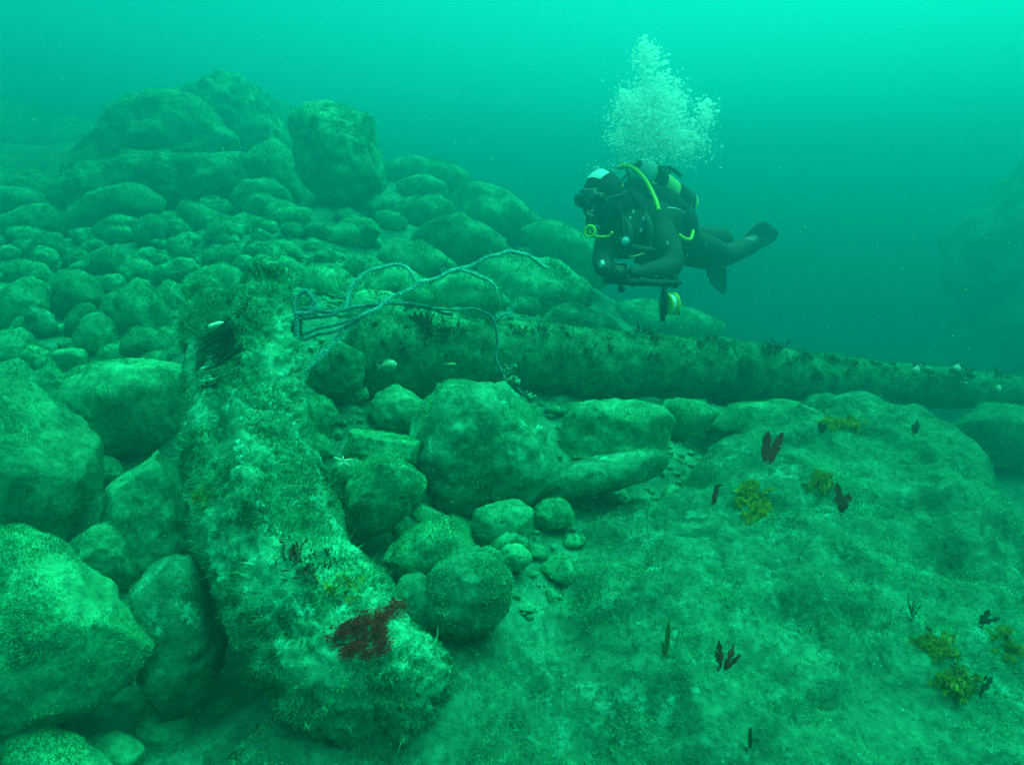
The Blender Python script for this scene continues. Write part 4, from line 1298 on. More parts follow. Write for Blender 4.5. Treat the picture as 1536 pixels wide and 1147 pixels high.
# starfish
mb = MB()
sc_ = P(515, 692, 1.64)
for k, (du, dv) in enumerate([(-14, -7), (0, -8), (14, -4), (10, 6), (-8, 10)]):
    e = P(515 + du, 692 + dv, 1.635) - sc_
    e2 = e + np.array([0, 0, 0.003])
    mb.tube(spline([np.zeros(3), e * 0.5 + np.array([0, -0.004, 0.002]), e], 8), np.linspace(0.0042, 0.0012, 8), 7)
mb.ball((0, 0, 0), (0.0055, 0.004, 0.0055), 2)
o = mb.build("starfish", plain("pale_starfish", (0.66, 0.78, 0.58), 0.7, noise=0.2)); o.location = tuple(sc_)
tag(o, "small pale five-armed starfish on the thin-edged stone beside the arm", "starfish")


def fish(u, v, d, L, H, label, mat, tilt):
    c = P(u, v, d)
    n, m = 22, 14
    V, Fc = [], []
    for i in range(n + 1):
        t = i / n
        h = H * (math.sin(math.pi * t ** 0.75) ** 0.8 * 0.95 + 0.10 * (1 - t)) if i < n else H * 0.12
        h = max(h, H * 0.12) if i else H * 0.12
        w = h * 0.42
        for k in range(m):
            a = 2 * math.pi * k / m
            V.append((L * (0.5 - t), w * math.sin(a), h * 0.5 * math.cos(a)))
    for i in range(n):
        for k in range(m):
            k2 = (k + 1) % m
            Fc.append((i * m + k, i * m + k2, (i + 1) * m + k2, (i + 1) * m + k))
    root = bpy.data.objects.new("fish", None); COL.objects.link(root)
    root.location = tuple(c); root.rotation_euler = (0, -tilt, 0.15)
    tag(root, label, "fish", "fish in the shade of the shank")
    V0 = [(L * 0.515, 0, 0), (-L * 0.51, 0, 0)]
    b0 = len(V)
    V += V0
    for k in range(m):
        Fc.append((b0, (k + 1) % m, k)); Fc.append((b0 + 1, n * m + k, n * m + (k + 1) % m))
    MB().add(V, Fc).build("body", mat, root)

    def fin(name, pts):
        k = len(pts)
        Vf = [(x * L, 0.0015, z * H) for x, z in pts] + [(x * L, -0.0015, z * H) for x, z in pts]
        Ff = [tuple(range(k)), tuple(range(2 * k - 1, k - 1, -1))] + [(i, (i + 1) % k, k + (i + 1) % k, k + i) for i in range(k)]
        me = bpy.data.meshes.new(name); me.from_pydata(Vf, [], Ff); obj(name, me, mat, root)
    fin("tail_fin", [(-0.46, 0.12), (-0.72, 0.34), (-0.66, 0), (-0.72, -0.34), (-0.46, -0.12)])
    fin("dorsal_fin", [(0.22, 0.44), (0.1, 0.66), (-0.25, 0.55), (-0.42, 0.24), (-0.2, 0.36)])
    fin("anal_fin", [(-0.02, -0.45), (-0.2, -0.62), (-0.42, -0.22), (-0.22, -0.34)])
    for s in (-1, 1):
        e = MB().ball((L * 0.34, s * H * 0.15, H * 0.08), (L * 0.035, L * 0.02, L * 0.035), 2).build("eye", plain("fish_eye", (0.03, 0.03, 0.03), 0.2), root)


fish(583, 548, 2.02, 0.055, 0.036, "deep-bodied pale fish hovering before the shank's dark near end", plain("pale_fish", (0.36, 0.42, 0.26), 0.5, noise=0.25, scale=120), 0.1)
fish(677, 546, 2.2, 0.036, 0.010, "tiny slender fish before the shank's dark side", plain("slender_fish", (0.40, 0.48, 0.18), 0.5), -0.05)

# ------------------------------------------------------------------ the diver
SUIT = plain("black_drysuit", (0.012, 0.013, 0.013), 0.8, noise=0.5, scale=9)
GEARB = plain("black_webbing", (0.010, 0.011, 0.011), 0.8)
RUBBER = plain("black_rubber", (0.010, 0.011, 0.011), 0.4)
YEL = plain("yellow_rubber", (0.95, 0.80, 0.03), 0.45)
TANK = plain("cream_yellow_paint", (0.80, 0.76, 0.22), 0.4)
WHITE = plain("white_paint", (0.86, 0.90, 0.90), 0.35)
STEEL = plain("steel", (0.60, 0.64, 0.64), 0.3, 0.45)
GLASS = plain("mask_glass", (0.03, 0.035, 0.04), 0.08)
PANEL = plain("pale_grey_neoprene", (0.62, 0.72, 0.80), 0.6)


def skin(name, joints, edges, root_key, mat, parent, subdiv=2):
    keys = list(joints)
    me = bpy.data.meshes.new(name)
    me.from_pydata([tuple(joints[k][0]) for k in keys], [(keys.index(a), keys.index(b)) for a, b in edges], [])
    o = obj(name, me, mat, parent)
    mod = o.modifiers.new("skin", 'SKIN')
    mod.use_smooth_shade = True
    for i, k in enumerate(keys):
        sv_ = me.skin_vertices[0].data[i]
        r = joints[k][1]
        sv_.radius = (r, r) if np.isscalar(r) else r
        sv_.use_root = (k == root_key)
    sb = o.modifiers.new("subdivision", 'SUBSURF')
    sb.levels = subdiv
    sb.render_levels = subdiv
    return o


D0 = P(1018, 368, 3.78)
diver = bpy.data.objects.new("person", None)
COL.objects.link(diver)
diver.location = tuple(D0)
tag(diver, "diver in black suit with yellow hose and tank, hovering above the shank", "person")


def Q(u, v, d):
    return P(u, v, d) - D0


J = {
    'pelvis': (Q(1014, 364, 3.78), 0.17), 'belly': (Q(985, 352, 3.68), 0.19), 'chest': (Q(958, 338, 3.57), 0.205), 'neckb': (Q(936, 320, 3.49), 0.125),
    'neck': (Q(924, 313, 3.43), 0.12), 'head': (Q(909, 300, 3.37), 0.145), 'crown': (Q(906, 283, 3.36), 0.115), 'face': (Q(896, 304, 3.30), 0.105), 'chin': (Q(899, 328, 3.31), 0.078),
    'lsh': (Q(988, 350, 3.38), 0.10), 'lup': (Q(1003, 378, 3.28), 0.085), 'lel': (Q(1009, 402, 3.2), 0.070), 'lfo': (Q(982, 409, 3.1), 0.064), 'lwr': (Q(952, 413, 3.02), 0.037), 'lpa': (Q(940, 411, 2.99), 0.034),
    'rsh': (Q(922, 337, 3.60), 0.080), 'rup': (Q(911, 362, 3.46), 0.075), 'rel': (Q(904, 388, 3.30), 0.064), 'rfo': (Q(905, 400, 3.18), 0.056), 'rwr': (Q(909, 408, 3.07), 0.037), 'rpa': (Q(916, 411, 3.02), 0.034),
    'lhip': (Q(1032, 372, 3.72), 0.115), 'lth': (Q(1060, 379, 3.86), 0.12), 'lkn': (Q(1088, 384, 4.0), 0.075), 'lsi': (Q(1108, 376, 4.16), 0.070), 'lan': (Q(1125, 366, 4.3), 0.045), 'lft': (Q(1132, 360, 4.34), 0.045),
    'rhip': (Q(1018, 362, 3.90), 0.115), 'rth': (Q(1052, 364, 4.06), 0.12), 'rkn': (Q(1086, 358, 4.24), 0.078), 'rsi': (Q(1083, 372, 4.42), 0.068), 'ran': (Q(1078, 388, 4.58), 0.045), 'rft': (Q(1076, 396, 4.62), 0.045),
}
E = [('pelvis', 'belly'), ('belly', 'chest'), ('chest', 'neckb'), ('neckb', 'neck'), ('neck', 'head'), ('head', 'crown'), ('head', 'face'), ('face', 'chin'),
     ('chest', 'lsh'), ('lsh', 'lup'), ('lup', 'lel'), ('lel', 'lfo'), ('lfo', 'lwr'), ('lwr', 'lpa'), ('chest', 'rsh'), ('rsh', 'rup'), ('rup', 'rel'), ('rel', 'rfo'), ('rfo', 'rwr'), ('rwr', 'rpa'),
     ('pelvis', 'lhip'), ('lhip', 'lth'), ('lth', 'lkn'), ('lkn', 'lsi'), ('lsi', 'lan'), ('lan', 'lft'), ('pelvis', 'rhip'), ('rhip', 'rth'), ('rth', 'rkn'), ('rkn', 'rsi'), ('rsi', 'ran'), ('ran', 'rft')]
skin("body", J, E, 'pelvis', SUIT, diver)

# gloved hands: palm with four fingers and a thumb curled round the camera's grips
for side, (pu, pv, pd, dirn) in {'l': (938, 411, 2.985, -1), 'r': (917, 411, 3.015, 1)}.items():
    c = Q(pu, pv, pd)
    ax = RGT * dirn
    JJ = {'palm': (c - ax * 0.02, 0.030), 'mid': (c + ax * 0.02, 0.034)}
    EE = [('palm', 'mid')]
    for k in range(4):
        off = UPV * (0.030 - 0.020 * k)
        ln = [0.85, 1.0, 0.95, 0.75][k]
        a = c + ax * 0.035 + off
        b_ = a + ax * 0.030 * ln - FWD * 0.018
        e_ = b_ + ax * 0.004 - FWD * 0.030 * ln
        g = e_ - ax * 0.016 - FWD * 0.012
        for nm, p, r in (('a', a, 0.0105), ('b', b_, 0.0105), ('e', e_, 0.0095), ('g', g, 0.0085)):
            JJ[nm + str(k)] = (p, r)
        EE += [('mid', f'a{k}'), (f'a{k}', f'b{k}'), (f'b{k}', f'e{k}'), (f'e{k}', f'g{k}')]
    JJ['t1'] = (c + UPV * 0.036 - FWD * 0.012, 0.0115); JJ['t2'] = (c + UPV * 0.044 + ax * 0.020 - FWD * 0.034, 0.0105); JJ['t3'] = (c + UPV * 0.038 + ax * 0.036 - FWD * 0.046, 0.009)
    EE += [('palm', 't1'), ('t1', 't2'), ('t2', 't3')]
    skin("glove", JJ, EE, 'palm', RUBBER, diver, 1)

fdir = np.array([-0.74, -0.62, -0.26]); fdir /= np.linalg.norm(fdir)       # where the face looks
ldir = np.cross([0, 0, 1.0], fdir); ldir /= np.linalg.norm(ldir)
hdir = np.cross(fdir, ldir)
HA = np.array([fdir, ldir, hdir])
# mask: soft skirt, frame, two panes, strap
mc = Q(885, 298, 3.25)
mask = MB().box(mc, (0.040, 0.085, 0.050), HA, 0.45).build("mask", RUBBER, diver)
for s in (-1, 1):
    MB().box(mc + fdir * 0.040 + ldir * 0.040 * s, (0.004, 0.034, 0.036), HA, 0.4).build("pane", GLASS, mask)
MB().box(mc + fdir * 0.030 - hdir * 0.035, (0.022, 0.018, 0.020), HA, 0.5).build("nose_pocket", RUBBER, mask)
hc = Q(906, 297, 3.37)
th = np.linspace(-2.5, 2.5, 30)
MB().tube([hc + (math.cos(t) * 0.130) * fdir + (math.sin(t) * 0.118) * ldir + hdir * 0.012 for t in th], 0.009, 6).build("strap", RUBBER, mask)
# hood over the head
hv, hf = ico(4)
hr = np.array([0.125, 0.112, 0.148])
hq = hv * hr
hq[:, 0] += 0.012 * (hv[:, 2] < -0.2) * (hv[:, 0] > 0)
hq = hq * (1 + 0.035 * fbm(hv * 2.2 + 3, 3) + 0.012 * fbm(hv * 7 + 1, 2))[:, None]
hood = MB().add(hq @ HA + hc, hf).build("hood", SUIT, diver)
nk = MB().tube(spline([hc - hdir * 0.06, Q(922, 316, 3.45), Q(940, 326, 3.52)], 14), [0.10] * 5 + [0.12] * 5 + [0.15] * 4, 20)
nk.build("collar", SUIT, hood)
# hood panel, pale on the crown
V, Fc = [], []
for i in range(9):
    for j in range(9):
        a, b_ = (i - 4) / 4 * 0.30, (j - 4) / 4 * 0.42
        n_ = hdir * 1.0 + fdir * (0.28 + a) + ldir * (0.05 + b_)
        n_ /= np.linalg.norm(n_)
        V.append(hc + n_ * (1.045 / np.linalg.norm(np.array([n_ @ fdir, n_ @ ldir, n_ @ hdir]) / hr)))
for i in range(8):
    for j in range(8):
        Fc.append((i * 9 + j, i * 9 + j + 1, (i + 1) * 9 + j + 1, (i + 1) * 9 + j))
MB().add(V, Fc).build("hood_panel", PANEL, hood)
# breathing regulator at the mouth
rc = Q(884, 329, 3.21)
rdir = fdir * 0.8 + ldir * -0.5; rdir /= np.linalg.norm(rdir)
reg = MB().tube([rc - rdir * 0.03, rc - rdir * 0.012, rc + rdir * 0.008, rc + rdir * 0.020, rc + rdir * 0.024], [0.024, 0.038, 0.040, 0.034, 0.020], 18).build("regulator", RUBBER, diver)
MB().tube([rc + rdir * 0.024, rc + rdir * 0.027], [0.026, 0.022], 16).build("cover", STEEL, reg)
MB().tube(spline([rc - ldir * 0.03, Q(900, 345, 3.3), Q(925, 340, 3.42), Q(938, 310, 3.5), Q(944, 268, 3.55), Q(938, 252, 3.58)], 40), 0.010, 8).build("hose", RUBBER, reg)
# yellow spare regulator on its bungee ring below the chin
oc = Q(885, 347, 3.17)
odir = np.array([-0.55, -0.83, 0.1]); odir /= np.linalg.norm(odir)
a = np.cross(odir, [0, 0, 1.0]); a /= np.linalg.norm(a)
b_ = np.cross(odir, a)
octo = MB().tube([oc + 0.028 * (math.cos(t) * a + math.sin(t) * b_) for t in np.linspace(0, 2 * math.pi, 22)], 0.0075, 8)
for k in range(5):
    t = k * 2 * math.pi / 5
    octo.tube([oc, oc + 0.027 * (math.cos(t) * a + math.sin(t) * b_)], 0.0035, 6)
octo = octo.build("spare_regulator", YEL, diver)
MB().tube([oc - odir * 0.03, oc - odir * 0.006], [0.022, 0.027], 14).build("housing", RUBBER, octo)
rg = [Q(903 + 15 * math.cos(t), 350 + 5.5 * math.sin(t), 3.22 + 0.05 * math.sin(t)) for t in np.linspace(-0.2, 3.7, 20)]
MB().tube(rg, 0.008, 8).build("bungee_ring", YEL, octo)

# cylinder on the back
ta, tb = Q(951, 250, 3.60), Q(1032, 312, 3.94)
tx = tb - ta
TL = np.linalg.norm(tx)
tx = tx / TL
prof = [(0.0, 0.018), (0.015, 0.04), (0.035, 0.062), (0.065, 0.084), (0.10, 0.090), (0.30, 0.0905), (TL - 0.02, 0.090), (TL, 0.07)]
tank = MB().tube([ta + tx * t for t, r in prof[:5]], [r for t, r in prof[:5]], 28).build("cylinder_shoulder", WHITE, diver)
cyl = MB().tube([ta + tx * t for t, r in prof[4:]], [r * 1.003 for t, r in prof[4:]], 28).build("cylinder", TANK, diver)
for t, hw_ in ((0.165, 0.055), (0.43, 0.085)):
    MB().tube([ta + tx * (t - hw_), ta + tx * (t - hw_ + 0.003), ta + tx * (t + hw_ - 0.003), ta + tx * (t + hw_)], [0.07, 0.0945, 0.0945, 0.07], 28).build("tank_band", GEARB, cyl)
val = MB().tube([ta - tx * 0.05, ta + tx * 0.01], [0.016, 0.02], 12).tube([ta - tx * 0.03 - ldir * 0.05, ta - tx * 0.03 + ldir * 0.05], 0.011, 10).ball(ta - tx * 0.03 - ldir * 0.06, 0.020, 2)
val = val.build("valve", STEEL, tank)
MB().ball(ta - tx * 0.03 + ldir * 0.062, (0.022, 0.022, 0.022), 2).ball(Q(932, 249, 3.56), 0.024, 2).build("valve_knob", RUBBER, val)
MB().ball(Q(931, 243, 3.53), 0.012, 2).ball(Q(920, 250, 3.5), 0.010, 2).tube([Q(925, 252, 3.52), Q(940, 246, 3.56)], 0.012, 8).build("first_stage", STEEL, val)
# wing (buoyancy bladder) between back and cylinder, harness, pockets
w = MB()
w.ball(Q(985, 320, 3.64), (0.17, 0.14, 0.16), 3).ball(Q(1008, 336, 3.70), (0.15, 0.13, 0.14), 3).ball(Q(955, 300, 3.56), (0.12, 0.10, 0.13), 3).ball(Q(1024, 338, 3.60), (0.09, 0.09, 0.11), 3)
wing = w.build("buoyancy_wing", GEARB, diver)
MB().tube(spline([Q(1018, 352, 3.46), Q(1027, 358, 3.47), Q(1036, 358, 3.5), Q(1039, 346, 3.54), Q(1038, 334, 3.58)], 24), 0.010, 8).build("piping", YEL, wing)
MB().tube(spline([Q(1000, 312, 3.42), Q(1015, 313, 3.44), Q(1028, 320, 3.5)], 16), 0.004, 6).build("zip", STEEL, wing)
MB().box(Q(1028, 322, 3.55), (0.035, 0.03, 0.05), None, 0.5).build("pocket", GEARB, wing)
MB().box(Q(1034, 315, 3.72), (0.03, 0.03, 0.05), None, 0.5).build("pocket", GEARB, wing)
h = MB().tube(spline([Q(985, 262, 3.68), Q(990, 252, 3.68), Q(1002, 251, 3.70), Q(1012, 256, 3.73), Q(1021, 264, 3.76)], 24), 0.014, 8)
h.tube(spline([Q(985, 262, 3.68), Q(996, 266, 3.70), Q(1003, 262, 3.71), Q(1006, 254, 3.71)], 16), 0.010, 8).tube([Q(996, 266, 3.7), Q(1002, 280, 3.72)], 0.018, 8)
h.build("handle", RUBBER, wing)
MB().tube(spline([Q(930, 249, 3.5), Q(942, 249, 3.47), Q(955, 256, 3.44), Q(968, 270, 3.40), Q(978, 288, 3.36), Q(985, 304, 3.32), Q(988, 316, 3.30)], 40), 0.0115, 10).build("yellow_hose", YEL, diver)
MB().box(Q(988, 270, 3.66), (0.012, 0.012, 0.045), None, 0.4).box(Q(978, 276, 3.6), (0.03, 0.008, 0.012), None, 0.4).build("strap_tab", TANK, diver)
hs = MB()
hs.tube(spline([Q(930, 300, 3.36), Q(945, 320, 3.34), Q(950, 350, 3.36), Q(935, 372, 3.42)], 30), 0.012, 8)
hs.tube(spline([Q(940, 285, 3.42), Q(962, 310, 3.36), Q(965, 345, 3.36), Q(955, 378, 3.40)], 30), 0.022, 8)
hs.tube(spline([Q(920, 350, 3.36), Q(926, 372, 3.3), Q(927, 398, 3.2)], 20), 0.006, 6)
hs.tube(spline([Q(960, 372, 3.45), Q(965, 390, 3.35), Q(968, 408, 3.22)], 20), 0.026, 8)
hs.build("harness_hoses", GEARB, diver)
WEB = plain("grey_webbing", (0.05, 0.06, 0.06), 0.8)
for (a_, b2, c_) in [((930, 322, 3.36), (945, 345, 3.24), (940, 385, 3.28)), ((962, 312, 3.40), (975, 340, 3.27), (972, 385, 3.3)), ((925, 365, 3.3), (955, 372, 3.24), (992, 378, 3.28)), ((1010, 330, 3.5), (1012, 350, 3.46), (1020, 372, 3.56))]:
    MB().tube(spline([Q(*a_), Q(*b2), Q(*c_)], 20), 0.017, 6).build("harness_strap", WEB, diver)
MB().box(Q(938, 366, 3.24), (0.035, 0.02, 0.045), None, 0.4).build("console_gauge", RUBBER, diver)
MB().tube([Q(938, 362, 3.21), Q(938, 362, 3.205)], [0.022, 0.022], 14).build("gauge_face", PANEL, diver)
MB().tube(spline([Q(940, 262, 3.5), Q(925, 285, 3.32), Q(934, 330, 3.28), Q(938, 360, 3.24)], 30), 0.008, 8).build("gauge_hose", RUBBER, diver)
ch = MB().box(Q(942, 352, 3.38), (0.13, 0.08, 0.13), None, 0.5).box(Q(968, 376, 3.44), (0.11, 0.08, 0.07), None, 0.5).build("chest_harness", GEARB, diver)
for (u, v, d) in [(945, 327, 3.27), (965, 328, 3.30), (930, 360, 3.26), (1001, 365, 3.20), (961, 345, 3.26), (950, 318, 3.28)]:
    p = Q(u, v, d)
    t_ = np.linspace(0, 2 * math.pi, 12)
    MB().tube([p + 0.008 * (math.cos(x) * RGT * 0.6 + math.sin(x) * UPV) for x in t_], 0.0030, 6).build("clip_ring", STEEL, ch)  # clip rings in pale steel: gear highlights put into their colour
for (u, v, d, r) in [(934, 279, 3.3, 0.006), (906, 293, 3.25, 0.005), (951, 387, 3.3, 0.008), (920, 402, 3.0, 0.008)]:
    MB().ball(Q(u, v, d), (r, r, r * 1.6), 2).build("yellow_toggle", YEL, ch)
MB().tube(spline([Q(930, 375, 3.3), Q(940, 384, 3.28), Q(950, 385, 3.28), Q(966, 380, 3.3)], 16), 0.006, 6).build("bungee_cord", TANK, ch)
MB().box(Q(903, 398, 3.08), (0.014, 0.022, 0.026), None, 0.4).build("wrist_computer", STEEL, ch)


# fins
def fin_part(outline, d0, d1, mat):
    pts = np.array(outline, float)
    c = pts.mean(0)
    n = len(pts)
    dd = np.interp(pts[:, 0] + pts[:, 1] * 0.2, [min(pts[:, 0] + pts[:, 1] * 0.2), max(pts[:, 0] + pts[:, 1] * 0.2)], [d0, d1])
    F0 = np.array([Q(u, v, d) for (u, v), d in zip(pts, dd)])
    cc = F0.mean(0)
    off = FWD * 0.008
    rim = F0
    inner = cc + (F0 - cc) * 0.8
    V = np.concatenate([rim - off * 1.8, inner - off * 0.6, [cc - off * 0.6], rim + off * 1.8, inner + off * 0.6, [cc + off * 0.6]])
    Fc = []
    m = 2 * n + 1
    for i in range(n):
        j = (i + 1) % n
        Fc += [(i, j, n + j, n + i), (n + i, n + j, 2 * n), (m + j, m + i, m + n + i, m + n + j), (m + n + j, m + n + i, m + 2 * n), (j, i, m + i, m + j)]
    return MB().add(V, Fc)


fin1 = spline([(1116, 372), (1113, 360), (1124, 344), (1138, 333), (1152, 336), (1166, 350), (1160, 362), (1143, 372), (1128, 378), (1116, 372)], 40)[:-1]
fin2 = spline([(1063, 392), (1060, 406), (1066, 424), (1078, 436), (1087, 440), (1089, 424), (1088, 402), (1082, 388), (1072, 386), (1063, 392)], 40)[:-1]
for fo_, d0, d1, fa, fb, dd in ((fin1, 4.28, 4.48, (1110, 378), (1132, 362), 4.3), (fin2, 4.62, 4.66, (1080, 378), (1076, 400), 4.6)):
    fob = fin_part(fo_, d0, d1, RUBBER).build("fin", RUBBER, diver)
    MB().tube([Q(*fa, dd - 0.05), Q((fa[0] + fb[0]) / 2, (fa[1] + fb[1]) / 2, dd - 0.02), Q(*fb, dd)], [0.055, 0.068, 0.055], 14).build("foot_pocket", RUBBER, fob)
MB().box(Q(1112, 369, 4.16), (0.016, 0.012, 0.012), None, 0.4).build("fin_buckle", STEEL, diver)

# camera held in both hands
cc0 = P(927, 411, 2.95)
camr = MB().box((0, 0, 0), (0.040, 0.038, 0.040), None, 0.3).build("camera", plain("black_housing", (0.014, 0.015, 0.015), 0.4))
camr.location = tuple(cc0)
tag(camr, "black underwater camera housing held out in the diver's hands", "camera")
MB().tube([np.array([-0.02, -0.035, 0]), np.array([-0.04, -0.085, 0])], [0.030, 0.034], 18).build("lens_port", GEARB, camr)
MB().box(P(972, 424, 2.98) - cc0, (0.16, 0.03, 0.010), None, 0.3).build("tray", GEARB, camr)
MB().tube([P(905, 420, 2.97) - cc0, P(1012, 426, 3.0) - cc0], 0.018, 10).build("arm_bar", GEARB, camr)
MB().ball(P(932, 433, 2.96) - cc0, 0.019, 3).tube([P(932, 424, 2.96) - cc0, P(932, 430, 2.96) - cc0], 0.008, 8).build("ball_mount", GEARB, camr)
MB().tube([P(1013, 412, 3.1) - cc0, P(1013, 432, 3.1) - cc0], [0.018, 0.016], 10).build("torch", GEARB, camr)
MB().ball(P(963, 423, 2.94) - cc0, (0.03, 0.02, 0.022), 2).ball(P(950, 424, 2.94) - cc0, (0.03, 0.02, 0.02), 2).build("clamp", GEARB, camr)

# finger reel hanging under the diver
rl = P(1003, 456, 3.1)
reel = bpy.data.objects.new("dive_reel", None); COL.objects.link(reel)
reel.location = tuple(rl)
tag(reel, "yellow-rimmed line reel with white line hanging below the diver", "reel")


def disc(x, r, th, mat, name, hub=0.3):
    o = MB().tube([(x - th, 0, 0), (x - th * 0.9, 0, 0), (x + th * 0.9, 0, 0), (x + th, 0, 0)], [r * 0.9, r, r, r * 0.9], 28).build(name, mat, reel)
    return o


disc(-0.017, 0.058, 0.004, YEL, "spool_rim")
disc(0.026, 0.058, 0.004, YEL, "spool_rim")
MB().tube([(-0.012, 0, 0), (0.0, 0, 0), (0.01, 0, 0), (0.021, 0, 0)], [0.046, 0.05, 0.05, 0.046], 28).build("line", WHITE, reel)
fr = MB().box((-0.032, 0, 0.0), (0.007, 0.022, 0.085), None, 0.3).tube([(-0.032, 0, 0.07), (-0.028, 0, 0.13)], 0.009, 8).build("frame", GEARB, reel)
MB().tube([(0.026, 0, -0.045), (0.068, 0, -0.047)], [0.009, 0.012], 10).build("handle", GEARB, reel)
reel.rotation_euler = (0, 0, 0.42)

# ------------------------------------------------------------------ exhaled bubbles
rs = np.random.RandomState(321)
M_BUB, bn, bb = new_mat("air_bubble")
bb.inputs['Base Color'].default_value = (0.98, 1.0, 1.0, 1)  # white body colour stands in for reflections in the air bubbles
bb.inputs['Roughness'].default_value = 0.2
bb.inputs['Metallic'].default_value = 0.0
bb.inputs['Specular IOR Level'].default_value = 0.9
trn = bn.nodes.new('ShaderNodeBsdfTranslucent'); trn.inputs['Color'].default_value = (0.98, 1.0, 1.0, 1)
mxs = bn.nodes.new('ShaderNodeMixShader'); mxs.inputs[0].default_value = 0.6
bn.links.new(bb.outputs[0], mxs.inputs[1]); bn.links.new(trn.outputs[0], mxs.inputs[2])
tsp = bn.nodes.new('ShaderNodeBsdfTransparent'); mx3 = bn.nodes.new('ShaderNodeMixShader'); mx3.inputs[0].default_value = 0.38
bn.links.new(mxs.outputs[0], mx3.inputs[1]); bn.links.new(tsp.outputs[0], mx3.inputs[2])
bn.links.new(mx3.outputs[0], bn.nodes['Material Output'].inputs['Surface'])
CL = [(990, 192, 45, 30, 26), (958, 172, 34, 32, 20), (940, 147, 15, 16, 7), (985, 132, 26, 24, 14), (970, 82, 17, 22, 9), (1060, 168, 12, 18, 5), (1020, 212, 38, 26, 14), (965, 215, 28, 22, 8), (930, 205, 18, 18, 6), (985, 160, 40, 40, 16), (1010, 150, 22, 25, 6)]
wts = np.array([c[4] for c in CL], float); wts /= wts.sum()
v0, f0 = ico(1)
v2, f2 = ico(2)
org = P(985, 190, 3.6)
Vs, Fs, nv = [], [], 0


def add_bub(p, r, flat, hi):
    global nv
    v, f = (v2, f2) if hi else (v0, f0)
    q = v * np.array([r, r, r * flat])
    if flat < 0.6:
        q[:, 2] -= 0.35 * r * (q[:, 0] ** 2 + q[:, 1] ** 2) / (r * r)
    Vs.append(q + p - org); Fs.append(f + nv); nv += len(v)


for k in range(9000):
    c = CL[rs.choice(len(CL), p=wts)]
    u, v, d = c[0] + rs.normal() * c[2] * 0.62, c[1] + rs.normal() * c[3] * 0.62 + 4, 3.55 + rs.normal() * 0.12
    r = 0.0024 + 0.0062 * rs.rand() ** 4
    add_bub(P(u, v, d), r, rs.uniform(0.7, 1.0), False)
for k in range(700):
    c = CL[rs.choice(len(CL), p=wts)]
    u, v, d = c[0] + rs.normal() * c[2] * 0.6, c[1] + rs.normal() * c[3] * 0.6, 3.5 + rs.normal() * 0.12
    add_bub(P(u, v, d), rs.uniform(0.0045, 0.0085), rs.uniform(0.45, 0.8), True)
for (u, v, r) in [(968, 60, .022), (976, 72, .016), (960, 66, .014), (995, 95, .024), (1000, 104, .014), (986, 98, .012), (935, 133, .018), (942, 142, .012), (1013, 119, .014), (1060, 154, .022), (1070, 160, .016), (1050, 152, .012),
                  (1040, 182, .014), (1016, 168, .018), (1024, 172, .012), (972, 142, .016), (962, 150, .013), (980, 180, .012), (940, 172, .012), (1062, 172, .013), (1000, 226, .008), (1040, 222, .006), (1048, 232, .005), (985, 85, .012), (955, 92, .010)]:
    for j in range(3):
        add_bub(P(u + rs.normal() * 4, v + rs.normal() * 3, 3.5 + rs.normal() * 0.05), r * rs.uniform(0.6, 1.15), rs.uniform(0.35, 0.55), True)
for k in range(46):                      # clumps of flattened caps
    c = CL[rs.choice(len(CL), p=wts)]
    u, v, d = c[0] + rs.normal() * c[2] * 0.6, c[1] + rs.normal() * c[3] * 0.6, 3.46 + rs.normal() * 0.08
    for j in range(7):
        add_bub(P(u + rs.normal() * 6, v + rs.normal() * 4, d), rs.uniform(0.006, 0.017), rs.uniform(0.3, 0.5), True)
for k in range(420):
    t = rs.rand()
    add_bub(P(885 + 70 * t ** 1.6 + rs.normal() * (3 + 12 * t), 322 - 95 * t + rs.normal() * 5, 3.22 + 0.30 * t + rs.normal() * 0.03), rs.uniform(0.0018, 0.0055), rs.uniform(0.6, 0.95), False)
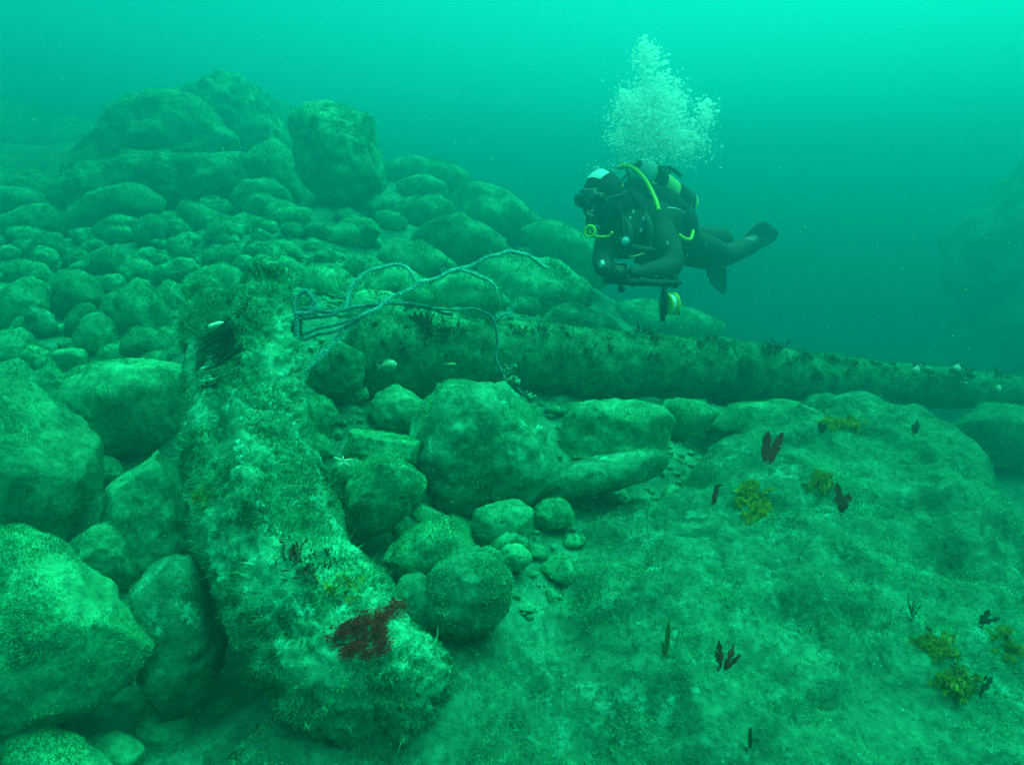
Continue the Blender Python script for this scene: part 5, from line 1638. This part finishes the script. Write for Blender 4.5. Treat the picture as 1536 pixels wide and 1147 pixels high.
for k in range(26):
    add_bub(P(893 + rs.normal() * 9, 251 + rs.normal() * 3, 3.3), rs.uniform(0.002, 0.0045), 0.9, False)
bo = obj("bubbles", mesh_np("bubbles", np.concatenate(Vs), np.concatenate(Fs)), M_BUB, None, tuple(org))
tag(bo, "pale cloud of exhaled air bubbles rising above the diver", "bubbles", kind="stuff")

# ------------------------------------------------------------------ drifting specks in the water
Vs, Fs, nv = [], [], 0
for k in range(3600):
    d = rs.uniform(0.9, 4.0)
    p = P(rs.uniform(-60, 1600), rs.uniform(-40, 1000), d)
    r = rs.uniform(0.0006, 0.0017) * (0.6 + 0.25 * d)
    v, f = ico(1)
    Vs.append(v[:, :] * r * rs.uniform(0.6, 1.2, size=3) + p); Fs.append(f + nv); nv += len(v)
so = obj("marine_snow", mesh_np("marine_snow", np.concatenate(Vs), np.concatenate(Fs)), turf_mat("pale_silt", (0.25, 0.75, 0.55), (0.25, 0.85, 0.65), 5, 0.6))
tag(so, "fine pale specks of silt drifting in the water", "silt", kind="stuff")

# ------------------------------------------------------------------ the sea water itself: even, green, full of fine silt
def water_box():
    m = bpy.data.materials.new("sea_water")
    m.use_nodes = True
    n = m.node_tree
    n.nodes.clear()
    out = n.nodes.new('ShaderNodeOutputMaterial')
    vol = n.nodes.new('ShaderNodeVolumePrincipled')
    vol.inputs['Color'].default_value = (0.0, 0.36, 0.41, 1)
    vol.inputs['Absorption Color'].default_value = (0, 0, 0, 1)
    vol.inputs['Density'].default_value = 0.178
    vol.inputs['Anisotropy'].default_value = 0.68
    n.links.new(vol.outputs[0], out.inputs['Volume'])
    x0, x1, y0, y1, z0, z1 = -60, 60, -45, 60, -16.0, 2.15
    v = [(x, y, z) for z in (z0, z1) for y in (y0, y1) for x in (x0, x1)]
    f = [(0, 2, 3, 1), (4, 5, 7, 6), (0, 1, 5, 4), (2, 6, 7, 3), (0, 4, 6, 2), (1, 3, 7, 5)]
    me = bpy.data.meshes.new("haze")
    me.from_pydata(v, [], f)
    me.materials.append(m)
    o = obj("haze", me)
    tag(o, "green silty sea water fading everything into the distance", None, kind="stuff")


water_box()
